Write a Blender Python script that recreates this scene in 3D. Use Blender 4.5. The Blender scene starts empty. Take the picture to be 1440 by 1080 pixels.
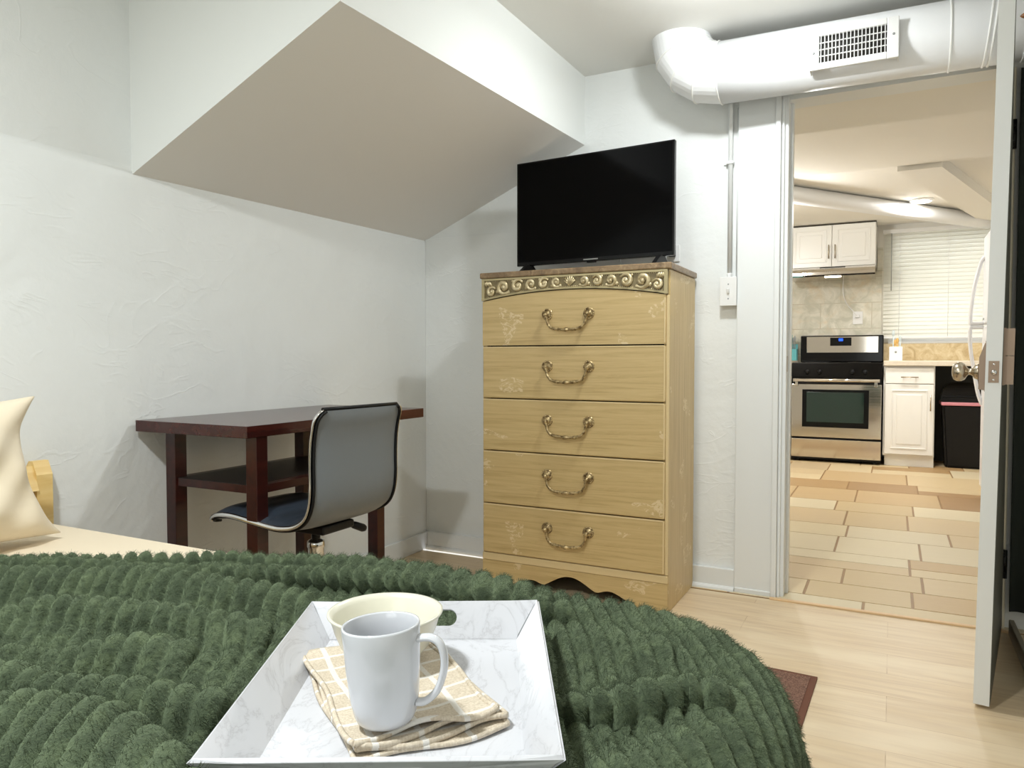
import bpy, bmesh, math, random
import numpy as np
from mathutils import Vector, Matrix, noise as mnoise

random.seed(7)
R = math.radians
PI = math.pi
SC = bpy.context.scene
COL = SC.collection

# ------------------------------------------------------------------ camera, world, lights, exposure
cam_d = bpy.data.cameras.new('camera')
cam_d.sensor_width = 36.0
cam_d.lens = 26.0
cam_d.clip_start = 0.02
cam = bpy.data.objects.new('camera', cam_d)
COL.objects.link(cam)
cam.location = (0.0, 0.0, 0.95)
cam.rotation_euler = (R(90.0) - math.atan(35 / 1040), 0.0, R(27.2))
SC.camera = cam

SC.view_settings.view_transform = 'Standard'
SC.view_settings.look = 'None'
SC.view_settings.exposure = 0.2
SC.view_settings.gamma = 1.0
SC.view_settings.use_curve_mapping = False

world = bpy.data.worlds.new('daylight')
SC.world = world
world.use_nodes = True
bg = world.node_tree.nodes['Background']
bg.inputs[0].default_value = (0.93, 0.95, 1.0, 1.0)
bg.inputs[1].default_value = 2.4


def lamp(name, kind, loc, energy, color, size, rot=(0, 0, 0)):
    d = bpy.data.lights.new(name, kind)
    d.energy = energy
    d.color = color
    if kind == 'AREA':
        d.shape = 'DISK'
        d.size = size
    else:
        d.shadow_soft_size = size
    o = bpy.data.objects.new(name, d)
    COL.objects.link(o)
    o.location = loc
    o.rotation_euler = rot
    return o


YF_LIGHT = -1.28       # added fill light in front of the wall behind the camera
COOL = (0.94, 0.985, 1.0)
WARM = (1.0, 0.99, 0.97)
lamp('bedroom_lamp_light', 'POINT', (-0.50, 2.35, 2.145), 10.5, COOL, 0.045)
lamp('bedroom_lamp_downlight', 'AREA', (-0.50, 2.35, 2.13), 8.0, COOL, 0.14)
lamp('bedside_lamp_light', 'AREA', (-0.85, 0.10, 2.17), 32.0, COOL, 0.16)
lamp('kitchen_lamp_light', 'AREA', (0.16, 6.78, 2.20), 22.0, WARM, 0.16)
lamp('kitchen_fill_light', 'POINT', (-1.0, 5.75, 1.95), 35.0, WARM, 0.06)  # added unseen light that brightens the cabinets and kitchen floor

fill_ = lamp('bedroom_fill_light', 'AREA', (-0.35, YF_LIGHT, 1.25), 7.0, (0.95, 0.98, 1.0), 1.1, (R(90), 0, 0))  # added light that lifts the room's shade; no window is built here
fill_.data.shape = 'RECTANGLE'
fill_.data.size_y = 0.95

# ------------------------------------------------------------------ material helpers


def lin(c):
    return tuple((v / 255 / 12.92) if v / 255 <= 0.04045 else ((v / 255 + 0.055) / 1.055) ** 2.4 for v in c)


def rgba(c):
    return lin(c) + (1.0,)


class M:
    """small wrapper for a node material"""

    def __init__(self, name, col=(200, 200, 200), rough=0.5, metal=0.0, **kw):
        self.m = bpy.data.materials.new(name)
        self.m.use_nodes = True
        self.nt = self.m.node_tree
        self.b = self.nt.nodes['Principled BSDF']
        self.b.inputs['Base Color'].default_value = rgba(col)
        self.b.inputs['Roughness'].default_value = rough
        self.b.inputs['Metallic'].default_value = metal
        for k, v in kw.items():
            self.b.inputs[k].default_value = v
        self._tc = None

    def n(self, t, **kw):
        nd = self.nt.nodes.new(t)
        for k, v in kw.items():
            if hasattr(nd, k):
                setattr(nd, k, v)
            else:
                nd.inputs[k].default_value = v
        return nd

    def l(self, a, b):
        self.nt.links.new(a, b)

    def tc(self, scale=(1, 1, 1), rot=(0, 0, 0), loc=(0, 0, 0)):
        if self._tc is None:
            self._tc = self.n('ShaderNodeTexCoord')
        mp = self.n('ShaderNodeMapping')
        mp.inputs['Scale'].default_value = scale
        mp.inputs['Rotation'].default_value = rot
        mp.inputs['Location'].default_value = loc
        self.l(self._tc.outputs['Object'], mp.inputs['Vector'])
        return mp.outputs[0]

    def noise(self, scale, detail=4, rough=0.55, dist=0.0, vec=None, vscale=(1, 1, 1)):
        nd = self.n('ShaderNodeTexNoise')
        nd.inputs['Scale'].default_value = scale
        nd.inputs['Detail'].default_value = detail
        nd.inputs['Roughness'].default_value = rough
        nd.inputs['Distortion'].default_value = dist
        self.l(vec if vec is not None else self.tc(vscale), nd.inputs['Vector'])
        return nd.outputs['Fac']

    def ramp(self, fac, stops):
        nd = self.n('ShaderNodeValToRGB')
        cr = nd.color_ramp
        while len(cr.elements) < len(stops):
            cr.elements.new(0.5)
        for e, (p, c) in zip(cr.elements, stops):
            e.position = p
            e.color = rgba(c) if len(c) == 3 else c
        self.l(fac, nd.inputs[0])
        return nd.outputs[0]

    def mix(self, fac, a, b, mode='MIX'):
        nd = self.n('ShaderNodeMix', data_type='RGBA', blend_type=mode)
        for s, v in ((nd.inputs[0], fac), (nd.inputs[6], a), (nd.inputs[7], b)):
            if isinstance(v, (int, float)):
                s.default_value = v
            elif isinstance(v, tuple):
                s.default_value = rgba(v)
            else:
                self.l(v, s)
        return nd.outputs[2]

    def math(self, op, a, b=0.0, c=None):
        nd = self.n('ShaderNodeMath', operation=op)
        for s, v in zip(nd.inputs, (a, b) if c is None else (a, b, c)):
            if isinstance(v, (int, float)):
                s.default_value = v
            else:
                self.l(v, s)
        return nd.outputs[0]

    def sep(self, vec):
        nd = self.n('ShaderNodeSeparateXYZ')
        self.l(vec, nd.inputs[0])
        return nd.outputs

    def color(self, sock):
        self.l(sock, self.b.inputs['Base Color'])
        return self

    def rough(self, sock):
        self.l(sock, self.b.inputs['Roughness'])
        return self

    def bump(self, h, strength=0.3, dist=0.01):
        nd = self.n('ShaderNodeBump')
        nd.inputs['Strength'].default_value = strength
        nd.inputs['Distance'].default_value = dist
        self.l(h, nd.inputs['Height'])
        self.l(nd.outputs[0], self.b.inputs['Normal'])
        return self


MT = {}


def simple(key, col, rough=0.5, metal=0.0, bump=None, var=None, **kw):
    m = M(key, col, rough, metal, **kw)
    if var:
        f = m.noise(var[0], 4)
        m.color(m.mix(f, tuple(var[1]), col))
    if bump:
        m.bump(m.noise(bump[0], 5), bump[1], bump[2])
    MT[key] = m.m
    return m


# painted stucco
def stucco(key, c1, c2):
    m = M(key, c1, 0.72)
    f = m.noise(1.3, 3)
    m.color(m.ramp(f, [(0.3, c2), (0.7, c1)]))
    big = m.noise(2.6, 3, 0.5, 0.6)
    ridg = m.noise(3.4, 2, 0.5, 1.6, vscale=(1, 1, 1.7))
    rr = m.math('ABSOLUTE', m.math('SUBTRACT', ridg, 0.5))
    crease = m.math('SUBTRACT', 1.0, m.math('MINIMUM', m.math('MULTIPLY', rr, 30.0), 1.0))
    msk = m.math('GREATER_THAN', m.noise(2.1, 2), 0.56)
    crease = m.math('MULTIPLY', crease, msk)
    rid2 = m.noise(6.5, 2, 0.5, 1.2, vscale=(1, 0.7, 1.6))
    r2 = m.math('SUBTRACT', 1.0, m.math('MINIMUM', m.math('MULTIPLY', m.math('ABSOLUTE', m.math('SUBTRACT', rid2, 0.55)), 24.0), 1.0))
    crease = m.math('ADD', crease, m.math('MULTIPLY', r2, m.math('GREATER_THAN', m.noise(3.3, 2), 0.52)))
    fine = m.noise(34, 4, 0.6)
    h = m.math('ADD', m.math('MULTIPLY', big, 1.6), m.math('MULTIPLY', crease, 0.055))
    h = m.math('ADD', h, m.math('MULTIPLY', fine, 0.13))
    m.bump(h, 0.48, 0.02)
    MT[key] = m.m


stucco('stucco_white', (234, 236, 234), (230, 232, 230))
m = M('paint_white', (234, 236, 233), 0.7)
m.bump(m.noise(60, 3), 0.06, 0.004)
MT['paint_white'] = m.m
m = M('paint_ceiling', (232, 231, 226), 0.8)
m.bump(m.noise(40, 3), 0.06, 0.004)
MT['paint_ceiling'] = m.m
m = M('paint_kitchen', (234, 230, 220), 0.8)
MT['paint_kitchen'] = m.m
m = M('paint_trim', (228, 230, 229), 0.35)
m.bump(m.noise(25, 3), 0.08, 0.004)
MT['paint_trim'] = m.m
simple('paint_trim_cream', (226, 220, 200), 0.4)
simple('paint_duct', (236, 237, 238), 0.38, bump=(12, 0.08, 0.01))
simple('duct_band', (244, 244, 240), 0.4)
simple('duct_inside_shade', (70, 68, 64), 0.6)  # dark tone painted for the shade inside the register

# laminate oak floor: planks along X
m = M('oak_planks', (222, 196, 160), 0.42)
br = m.n('ShaderNodeTexBrick')
br.offset = 0.37
m.l(m.tc(rot=(0, 0, R(0))), br.inputs['Vector'])
br.inputs['Color1'].default_value = rgba((224, 202, 168))
br.inputs['Color2'].default_value = rgba((213, 188, 150))
br.inputs['Mortar'].default_value = rgba((186, 156, 120))
br.inputs['Scale'].default_value = 1.0
br.inputs['Mortar Size'].default_value = 0.0012
br.inputs['Brick Width'].default_value = 1.25
br.inputs['Row Height'].default_value = 0.165
g = m.noise(3.0, 6, 0.6, 0.6, vscale=(1.0, 14, 1))
c = m.mix(m.ramp(g, [(0.42, (0, 0, 0)), (0.72, (255, 255, 255))]), br.outputs['Color'], (203, 177, 143))
g2 = m.noise(1.2, 3, 0.6, 0.8, vscale=(1, 5, 1))
m.color(m.mix(m.ramp(g2, [(0.45, (0, 0, 0)), (0.7, (255, 255, 255))]), c, (229, 210, 178)))
MT['oak_planks'] = m.m

# stone tiles with a colour attribute per tile
m = M('stone_tiles', (226, 205, 168), 0.45)
at_ = m.n('ShaderNodeVertexColor')
at_.layer_name = 'tile'
g = m.noise(3.2, 6, 0.6, 0.8, vscale=(1, 3.5, 1))
m.color(m.mix(m.ramp(g, [(0.35, (60, 60, 60)), (0.75, (0, 0, 0))]), at_.outputs['Color'], (206, 182, 148)))
m.bump(g, 0.12, 0.01)
MT['stone_tiles'] = m.m
simple('grout', (170, 146, 110), 0.85)

# backsplash travertine
m = M('travertine', (205, 200, 180), 0.5)
br = m.n('ShaderNodeTexBrick')
br.offset = 0.4
m.l(m.tc(rot=(R(90), 0, 0)), br.inputs['Vector'])
br.inputs['Color1'].default_value = rgba((226, 222, 208))
br.inputs['Color2'].default_value = rgba((214, 210, 195))
br.inputs['Mortar'].default_value = rgba((180, 168, 140))
br.inputs['Scale'].default_value = 1.0
br.inputs['Mortar Size'].default_value = 0.003
br.inputs['Brick Width'].default_value = 0.46
br.inputs['Row Height'].default_value = 0.25
g = m.noise(7, 7, 0.65, 1.0)
c = m.mix(m.ramp(g, [(0.4, (0, 0, 0)), (0.62, (255, 255, 255))]), br.outputs['Color'], (192, 190, 172))
g2 = m.noise(4, 5, 0.6, 1.5)
m.color(m.mix(m.ramp(g2, [(0.52, (0, 0, 0)), (0.75, (180, 180, 180))]), c, (214, 190, 150)))
MT['travertine'] = m.m
m = M('travertine_warm', (200, 178, 135), 0.5)
g = m.noise(9, 7, 0.65, 1.4)
m.color(m.ramp(g, [(0.3, (176, 148, 104)), (0.5, (205, 184, 142)), (0.72, (226, 212, 178))]))
MT['travertine_warm'] = m.m


# light laminate wood of the dresser
def dresser_wood(key, vertical, scuffs):
    m = M(key, (205, 174, 112), 0.38)
    vs = (60, 60, 2.2) if vertical else (2.2, 60, 60)
    g = m.noise(1.0, 8, 0.72, 0.9, vscale=vs)
    vs2 = (7, 7, 0.9) if vertical else (0.9, 7, 7)
    g2 = m.noise(1.0, 4, 0.55, 1.6, vscale=vs2)
    c = m.ramp(g, [(0.28, (168, 140, 88)), (0.5, (200, 174, 122)), (0.75, (213, 189, 138))])
    c = m.mix(m.ramp(g2, [(0.35, (150, 150, 150)), (0.62, (0, 0, 0))]), c, (190, 163, 112))
    if scuffs:
        oi = m.n('ShaderNodeObjectInfo')
        sv = m.n('ShaderNodeVectorMath', operation='MULTIPLY_ADD')
        m.l(oi.outputs['Location'], sv.inputs[0])
        sv.inputs[1].default_value = (3.0, 5.0, 7.3)
        m.l(m.tc(), sv.inputs[2])

        def sc_(scl):
            vm = m.n('ShaderNodeVectorMath', operation='MULTIPLY')
            m.l(sv.outputs[0], vm.inputs[0])
            vm.inputs[1].default_value = scl
            return vm.outputs[0]
        s = m.noise(1.0, 5, 0.7, 2.2, vec=sc_((22, 22, 34)))
        s = m.math('GREATER_THAN', s, 0.53)
        area = m.noise(1.0, 1, 0.3, 0.4, vec=sc_((7, 7, 9)))
        area = m.math('GREATER_THAN', area, 0.62)
        x = m.sep(m.tc())[0]
        if not vertical:
            ed = m.math('GREATER_THAN', m.math('ABSOLUTE', x), 0.20)
            area = m.math('MULTIPLY', area, ed)
        c = m.mix(m.math('MULTIPLY', m.math('MULTIPLY', s, area), 0.55), c, (232, 214, 176))
    m.color(c)
    MT[key] = m.m


dresser_wood('oak_laminate', False, True)
dresser_wood('oak_laminate_side', True, True)
simple('oak_edge', (216, 193, 146), 0.4)
m = M('marbled_top', (150, 124, 98), 0.35)
g = m.noise(26, 6, 0.7, 1.0)
m.color(m.ramp(g, [(0.3, (100, 80, 58)), (0.55, (142, 118, 88)), (0.75, (184, 162, 128))]))
MT['marbled_top'] = m.m
simple('frieze_paint', (128, 114, 80), 0.45, var=(18, (140, 126, 92)))
m = M('frieze_metal', (196, 180, 140), 0.36, 0.5)
g = m.noise(40, 3)
m.color(m.ramp(g, [(0.3, (176, 158, 118)), (0.7, (222, 208, 172))]))
MT['frieze_metal'] = m.m
m = M('antique_brass', (170, 148, 104), 0.34, 0.65)
g = m.noise(90, 3)
m.color(m.ramp(g, [(0.35, (112, 92, 60)), (0.65, (206, 184, 138))]))
MT['antique_brass'] = m.m
simple('dark_gap', (22, 18, 14), 0.9)

m = M('mahogany', (62, 22, 16), 0.28)
g = m.noise(1.0, 5, 0.6, 0.7, vscale=(30, 3, 30))
m.color(m.ramp(g, [(0.3, (36, 11, 9)), (0.7, (60, 21, 16))]))
MT['mahogany'] = m.m
m = M('mahogany_top', (88, 52, 44), 0.2)
g = m.noise(1.0, 5, 0.6, 0.7, vscale=(30, 2, 30))
m.color(m.ramp(g, [(0.3, (50, 18, 14)), (0.7, (70, 28, 21))]))
MT['mahogany_top'] = m.m

simple('vinyl_gray', (112, 117, 120), 0.42, bump=(9, 0.12, 0.01))
simple('vinyl_slate', (52, 60, 70), 0.38)
simple('black_plastic', (9, 9, 10), 0.45, **{'Specular IOR Level': 0.3})
simple('black_gloss', (4, 4, 5), 0.15, **{'Specular IOR Level': 0.3})
simple('tv_screen', (2, 2, 3), 0.12, **{'Specular IOR Level': 0.12})
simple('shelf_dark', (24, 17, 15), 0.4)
simple('chrome', (225, 225, 225), 0.12, 1.0)
simple('satin_metal', (196, 188, 176), 0.35, 0.9)
simple('satin_nickel', (190, 178, 158), 0.26, 1.0)
simple('lock_bronze', (150, 130, 112), 0.45, 0.6)
m = M('stainless', (206, 200, 190), 0.3, 0.95)
m.rough(m.ramp(m.noise(1.0, 3, vscale=(2, 200, 200)), [(0.2, (60, 60, 60)), (0.8, (100, 100, 100))]))
MT['stainless'] = m.m
simple('oven_glass', (12, 40, 32), 0.06, **{'Specular IOR Level': 0.9})  # green in the base colour stands in for a reflection in the glass
m = M('blue_display', (10, 30, 90), 0.3)
m.b.inputs['Emission Color'].default_value = rgba((30, 90, 255))
m.b.inputs['Emission Strength'].default_value = 1.6
MT['blue_display'] = m.m
m = M('lamp_glow', (255, 250, 235), 0.3)
m.b.inputs['Emission Color'].default_value = rgba((255, 248, 230))
m.b.inputs['Emission Strength'].default_value = 6.0
MT['lamp_glow'] = m.m
simple('cabinet_white', (243, 242, 237), 0.3)
simple('counter_cream', (226, 216, 198), 0.35, var=(60, (206, 194, 172)))
simple('white_plastic', (232, 232, 230), 0.35)
simple('fridge_white', (236, 237, 240), 0.3)
simple('teal_plastic', (96, 178, 184), 0.4)
simple('clear_tool', (190, 200, 200), 0.15)
simple('wood_tool', (206, 164, 92), 0.5)
simple('gray_tool', (150, 152, 150), 0.4, 0.4)
simple('pink_bag', (212, 140, 150), 0.5)
m = M('blind_slat', (240, 238, 230), 0.45)
tl = m.n('ShaderNodeBsdfTranslucent')
tl.inputs[0].default_value = rgba((240, 240, 232))
mx = m.n('ShaderNodeMixShader')
mx.inputs[0].default_value = 0.5
out = m.nt.nodes['Material Output']
m.l(m.b.outputs[0], mx.inputs[1])
m.l(tl.outputs[0], mx.inputs[2])
m.l(mx.outputs[0], out.inputs['Surface'])
MT['blind_slat'] = m.m
m = M('window_glass', (255, 255, 255), 0.0)
m.b.inputs['Transmission Weight'].default_value = 1.0
m.b.inputs['IOR'].default_value = 1.02
MT['window_glass'] = m.m
simple('door_paint', (226, 227, 224), 0.4, bump=(20, 0.06, 0.004))
simple('door_face', (96, 96, 86), 0.5)
simple('dark_curtain', (34, 40, 34), 0.9, bump=(140, 0.2, 0.003))
simple('stained_wood', (120, 72, 24), 0.35)
simple('black_hinge', (20, 20, 18), 0.4, 0.5)
simple('gray_board', (150, 142, 126), 0.6)

# textiles
m = M('pine', (240, 214, 150), 0.45)
g = m.noise(1.0, 5, 0.6, 0.8, vscale=(20, 2.5, 20))
m.color(m.ramp(g, [(0.35, (222, 184, 112)), (0.65, (243, 216, 152))]))
MT['pine'] = m.m
simple('cream_cotton', (234, 219, 192), 0.85, bump=(500, 0.1, 0.001), **{'Sheen Weight': 0.15})
simple('cream_pillow', (230, 216, 190), 0.85, bump=(14, 0.25, 0.01), **{'Sheen Weight': 0.15})

m = M('green_plush', (66, 88, 60), 0.95)
m.b.inputs['Sheen Weight'].default_value = 0.6
m.b.inputs['Sheen Roughness'].default_value = 0.55
m.b.inputs['Sheen Tint'].default_value = rgba((170, 190, 150))
g = m.noise(1.0, 5, 0.65, 1.2, vscale=(26, 18, 26))
g2 = m.noise(1.0, 4, 0.7, 0.4, vscale=(340, 240, 340))
c = m.ramp(g, [(0.3, (40, 51, 34)), (0.5, (58, 70, 48)), (0.72, (90, 103, 73))])
c = m.mix(m.ramp(g2, [(0.35, (110, 110, 110)), (0.6, (0, 0, 0))]), c, (42, 52, 34))
sm_ = m.n('ShaderNodeAttribute', attribute_name='seam')
m.color(m.mix(sm_.outputs['Fac'], c, (146, 158, 122)))
m.bump(g2, 0.7, 0.004)
MT['green_plush'] = m.m

m = M('napkin_check', (222, 204, 176), 0.9)
xyz = m.sep(m.tc())
wav = m.math('MULTIPLY', m.math('SINE', m.math('MULTIPLY', xyz[1], 40.0)), 0.0015)


def lines(v, per, off, w):
    f = m.math('FRACT', m.math('ADD', m.math('DIVIDE', v, per), off))
    return m.math('LESS_THAN', f, w)


la = lines(m.math('ADD', xyz[0], wav), 0.048, 0.25, 0.13)
lb = lines(xyz[1], 0.036, 0.3, 0.14)
ln = m.math('MAXIMUM', la, lb)
weave = m.noise(1.0, 2, 0.5, 0, vscale=(420, 420, 100))
base = m.ramp(weave, [(0.35, (190, 176, 154)), (0.65, (210, 198, 178))])
m.color(m.mix(m.math('MULTIPLY', ln, 0.85), base, (222, 219, 212)))
m.bump(weave, 0.5, 0.002)
MT['napkin_check'] = m.m

m = M('marble_melamine', (236, 237, 240), 0.22)
g = m.noise(1.0, 6, 0.62, 2.6, vscale=(9, 4.5, 9))
rr = m.math('ABSOLUTE', m.math('SUBTRACT', g, 0.5))
vein = m.ramp(rr, [(0.0, (190, 190, 194)), (0.012, (202, 203, 207)), (0.05, (207, 208, 212))])
g2 = m.noise(1.0, 3, 0.5, 0.8, vscale=(7, 3, 7))
m.color(m.mix(m.ramp(g2, [(0.5, (0, 0, 0)), (0.78, (90, 90, 90))]), vein, (196, 196, 201)))
MT['marble_melamine'] = m.m
simple('glazed_white', (204, 206, 210), 0.12, **{'Coat Weight': 0.4, 'Coat Roughness': 0.05})
simple('cream_bowl', (216, 213, 196), 0.25)
m = M('brown_mat', (126, 84, 66), 0.95)
g = m.noise(1.0, 3, 0.6, 0, vscale=(260, 260, 50))
m.color(m.ramp(g, [(0.35, (88, 58, 46)), (0.65, (150, 114, 96))]))
m.bump(g, 0.6, 0.004)
MT['brown_mat'] = m.m
simple('mat_border', (108, 68, 50), 0.9)

# ------------------------------------------------------------------ mesh helpers


class MB:
    def __init__(self):
        self.bm = bmesh.new()

    def _new(self, before):
        return [v for v in self.bm.verts if v.index == -1 or v not in before]

    def box(self, x0, x1, y0, y1, z0, z1, bevel=0.0, seg=2, rot=None, mi=0):
        """axis aligned box, optional (angle, axis, pivot) rotation"""
        tb = bmesh.new()
        bmesh.ops.create_cube(tb, size=1.0)
        for v in tb.verts:
            v.co = Vector(((x0 + x1) / 2 + v.co.x * (x1 - x0), (y0 + y1) / 2 + v.co.y * (y1 - y0), (z0 + z1) / 2 + v.co.z * (z1 - z0)))
        if bevel > 0:
            bmesh.ops.bevel(tb, geom=list(tb.edges), offset=bevel, segments=seg, affect='EDGES', profile=0.5)
        if rot:
            bmesh.ops.rotate(tb, verts=tb.verts, cent=rot[2], matrix=Matrix.Rotation(rot[0], 3, rot[1]))
        self.add(tb, mi)
        return self

    def add(self, tb, mi=0, mat=None):
        tb.verts.index_update()
        vs = [self.bm.verts.new(mat @ v.co if mat else v.co) for v in tb.verts]
        for f in tb.faces:
            try:
                nf = self.bm.faces.new([vs[v.index] for v in f.verts])
                nf.material_index = mi
                nf.smooth = f.smooth
            except ValueError:
                pass
        tb.free()

    def tube(self, pts, r, seg=12, closed=False, caps=True, mi=0, smooth=True, flat=None):
        """sweep a circle (or ellipse flat=(a,b)) along points; r scalar or list"""
        pts = [Vector(p) for p in pts]
        n = len(pts)
        rs = r if isinstance(r, (list, tuple)) else [r] * n
        tang = []
        for i in range(n):
            if closed:
                t = pts[(i + 1) % n] - pts[i - 1]
            else:
                t = pts[min(i + 1, n - 1)] - pts[max(i - 1, 0)]
            tang.append(t.normalized())
        up = Vector((0, 0, 1)) if abs(tang[0].z) < 0.9 else Vector((1, 0, 0))
        nrm = (up - tang[0] * up.dot(tang[0])).normalized()
        rings = []
        for i in range(n):
            nrm = (nrm - tang[i] * nrm.dot(tang[i])).normalized()
            bi = tang[i].cross(nrm)
            fa, fb = flat if flat else (1, 1)
            rings.append([self.bm.verts.new(pts[i] + (nrm * math.cos(2 * PI * k / seg) * fa + bi * math.sin(2 * PI * k / seg) * fb) * rs[i]) for k in range(seg)])
        m_ = n if closed else n - 1
        for i in range(m_):
            a, b = rings[i], rings[(i + 1) % n]
            for k in range(seg):
                f = self.bm.faces.new((a[k], a[(k + 1) % seg], b[(k + 1) % seg], b[k]))
                f.smooth = smooth
                f.material_index = mi
        if caps and not closed:
            for rg in (rings[0][::-1], rings[-1]):
                f = self.bm.faces.new(rg)
                f.material_index = mi
        return self

    def lathe(self, prof, center=(0, 0, 0), axis='Z', seg=32, smooth=True, mi=0, mat=None):
        """prof: list of (radius, height)"""
        cx, cy, cz = center
        rings = []
        for (r, h) in prof:
            ring = []
            if r < 1e-6:
                p = {'Z': (0, 0, h), 'Y': (0, h, 0), 'X': (h, 0, 0)}[axis]
                v = Vector(p)
                if mat:
                    v = mat @ v
                ring = [self.bm.verts.new(v + Vector(center))]
            else:
                for k in range(seg):
                    a = 2 * PI * k / seg
                    u, w = r * math.cos(a), r * math.sin(a)
                    p = {'Z': (u, w, h), 'Y': (u, h, w), 'X': (h, u, w)}[axis]
                    v = Vector(p)
                    if mat:
                        v = mat @ v
                    ring.append(self.bm.verts.new(v + Vector(center)))
            rings.append(ring)
        for a, b in zip(rings, rings[1:]):
            for k in range(seg):
                if len(a) == 1 and len(b) == 1:
                    continue
                if len(a) == 1:
                    vs = (a[0], b[k], b[(k + 1) % seg])
                elif len(b) == 1:
                    vs = (a[k], a[(k + 1) % seg], b[0])
                else:
                    vs = (a[k], a[(k + 1) % seg], b[(k + 1) % seg], b[k])
                f = self.bm.faces.new(vs)
                f.smooth = smooth
                f.material_index = mi
        for rg in (rings[0], rings[-1]):
            if len(rg) > 2:
                try:
                    f = self.bm.faces.new(rg)
                    f.material_index = mi
                except ValueError:
                    pass
        return self

    def prism(self, poly, axis, a0, a1, mi=0, smooth=False):
        """poly: 2D points; extruded along axis from a0 to a1. axis X: (y,z); Y: (x,z); Z: (x,y)"""
        def mk(p, a):
            return {'X': (a, p[0], p[1]), 'Y': (p[0], a, p[1]), 'Z': (p[0], p[1], a)}[axis]
        A = [self.bm.verts.new(mk(p, a0)) for p in poly]
        B = [self.bm.verts.new(mk(p, a1)) for p in poly]
        n = len(poly)
        fs = [self.bm.faces.new(A), self.bm.faces.new(B[::-1])]
        for i in range(n):
            f = self.bm.faces.new((A[i], B[i], B[(i + 1) % n], A[(i + 1) % n]))
            f.smooth = smooth
            fs.append(f)
        for f in fs:
            f.material_index = mi
        return self

    def grid(self, fn, nu, nv, smooth=True, mi=0):
        vs = [[self.bm.verts.new(fn(i / nu, j / nv)) for j in range(nv + 1)] for i in range(nu + 1)]
        for i in range(nu):
            for j in range(nv):
                f = self.bm.faces.new((vs[i][j], vs[i + 1][j], vs[i + 1][j + 1], vs[i][j + 1]))
                f.smooth = smooth
                f.material_index = mi
        return vs

    def sphere(self, c, r, seg=12, scale=(1, 1, 1), mi=0):
        tb = bmesh.new()
        bmesh.ops.create_uvsphere(tb, u_segments=seg, v_segments=max(6, seg // 2), radius=r)
        for v in tb.verts:
            v.co = Vector((v.co.x * scale[0] + c[0], v.co.y * scale[1] + c[1], v.co.z * scale[2] + c[2]))
        for f in tb.faces:
            f.smooth = True
        self.add(tb, mi)
        return self

    def poly(self, pts, mi=0):
        f = self.bm.faces.new([self.bm.verts.new(p) for p in pts])
        f.material_index = mi
        return self

    def build(self, name, mats, parent=None, origin=None):
        bmesh.ops.recalc_face_normals(self.bm, faces=self.bm.faces)
        me = bpy.data.meshes.new(name)
        self.bm.to_mesh(me)
        self.bm.free()
        return link(name, me, mats, parent, origin)


def link(name, me, mats, parent=None, origin=None):
    o = bpy.data.objects.new(name, me)
    COL.objects.link(o)
    for mm in (mats if isinstance(mats, (list, tuple)) else [mats]):
        me.materials.append(MT[mm] if isinstance(mm, str) else mm)
    if origin is not None:
        me.transform(Matrix.Translation(-Vector(origin)))
        o.location = origin
    if parent is not None:
        o.parent = parent
        inv = parent.matrix_basis.inverted()
        if parent.parent is not None:
            inv = (parent.parent.matrix_basis @ parent.matrix_parent_inverse @ parent.matrix_basis).inverted()
        o.matrix_parent_inverse = inv
    return o


def tag(o, label=None, cat=None, group=None, kind=None):
    if label:
        o['label'] = label
    if cat:
        o['category'] = cat
    if group:
        o['group'] = group
    if kind:
        o['kind'] = kind
    return o


def thing(name, label, cat, loc, group=None):
    o = bpy.data.objects.new(name, None)
    o.empty_display_size = 0.05
    COL.objects.link(o)
    o.location = loc
    return tag(o, label, cat, group)


def struct(name, mb, mats, label=None, parent=None):
    o = mb.build(name, mats, parent)
    o['kind'] = 'structure'
    if label:
        o['label'] = label
        o['category'] = name.split('_')[0]
    return o


def arc(c, r, a0, a1, n, plane='XZ'):
    pts = []
    for i in range(n + 1):
        a = a0 + (a1 - a0) * i / n
        u, w = r * math.cos(a), r * math.sin(a)
        pts.append({'XZ': (c[0] + u, c[1], c[2] + w), 'XY': (c[0] + u, c[1] + w, c[2]), 'YZ': (c[0], c[1] + u, c[2] + w)}[plane])
    return pts


def smoothp(pts, k=3):
    out_ = []
    n = len(pts)
    for i in range(n - 1):
        p0, p1, p2, p3 = pts[max(i - 1, 0)], pts[i], pts[i + 1], pts[min(i + 2, n - 1)]
        for j in range(k):
            t_ = j / k
            out_.append(tuple(0.5 * ((2 * b) + (-a + c) * t_ + (2 * a - 5 * b + 4 * c - d) * t_ * t_ + (-a + 3 * b - 3 * c + d) * t_ ** 3) for a, b, c, d in zip(p0, p1, p2, p3)))
    out_.append(pts[-1])
    return out_


# ------------------------------------------------------------------ room shell
WA, WB, CZ = -2.076, 3.10, 2.20
XR, YF = 1.0, -1.3        # right wall and wall behind the camera
DL, DR, DH = -0.385, 0.345, 1.975   # door opening

struct('floor', MB().box(WA - 0.12, XR + 0.1, YF - 0.1, 3.045, -0.06, 0.0), 'oak_planks')
struct('ceiling', MB().box(WA - 0.12, XR + 0.1, YF - 0.1, WB + 0.02, CZ, CZ + 0.08), 'paint_ceiling')
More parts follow.
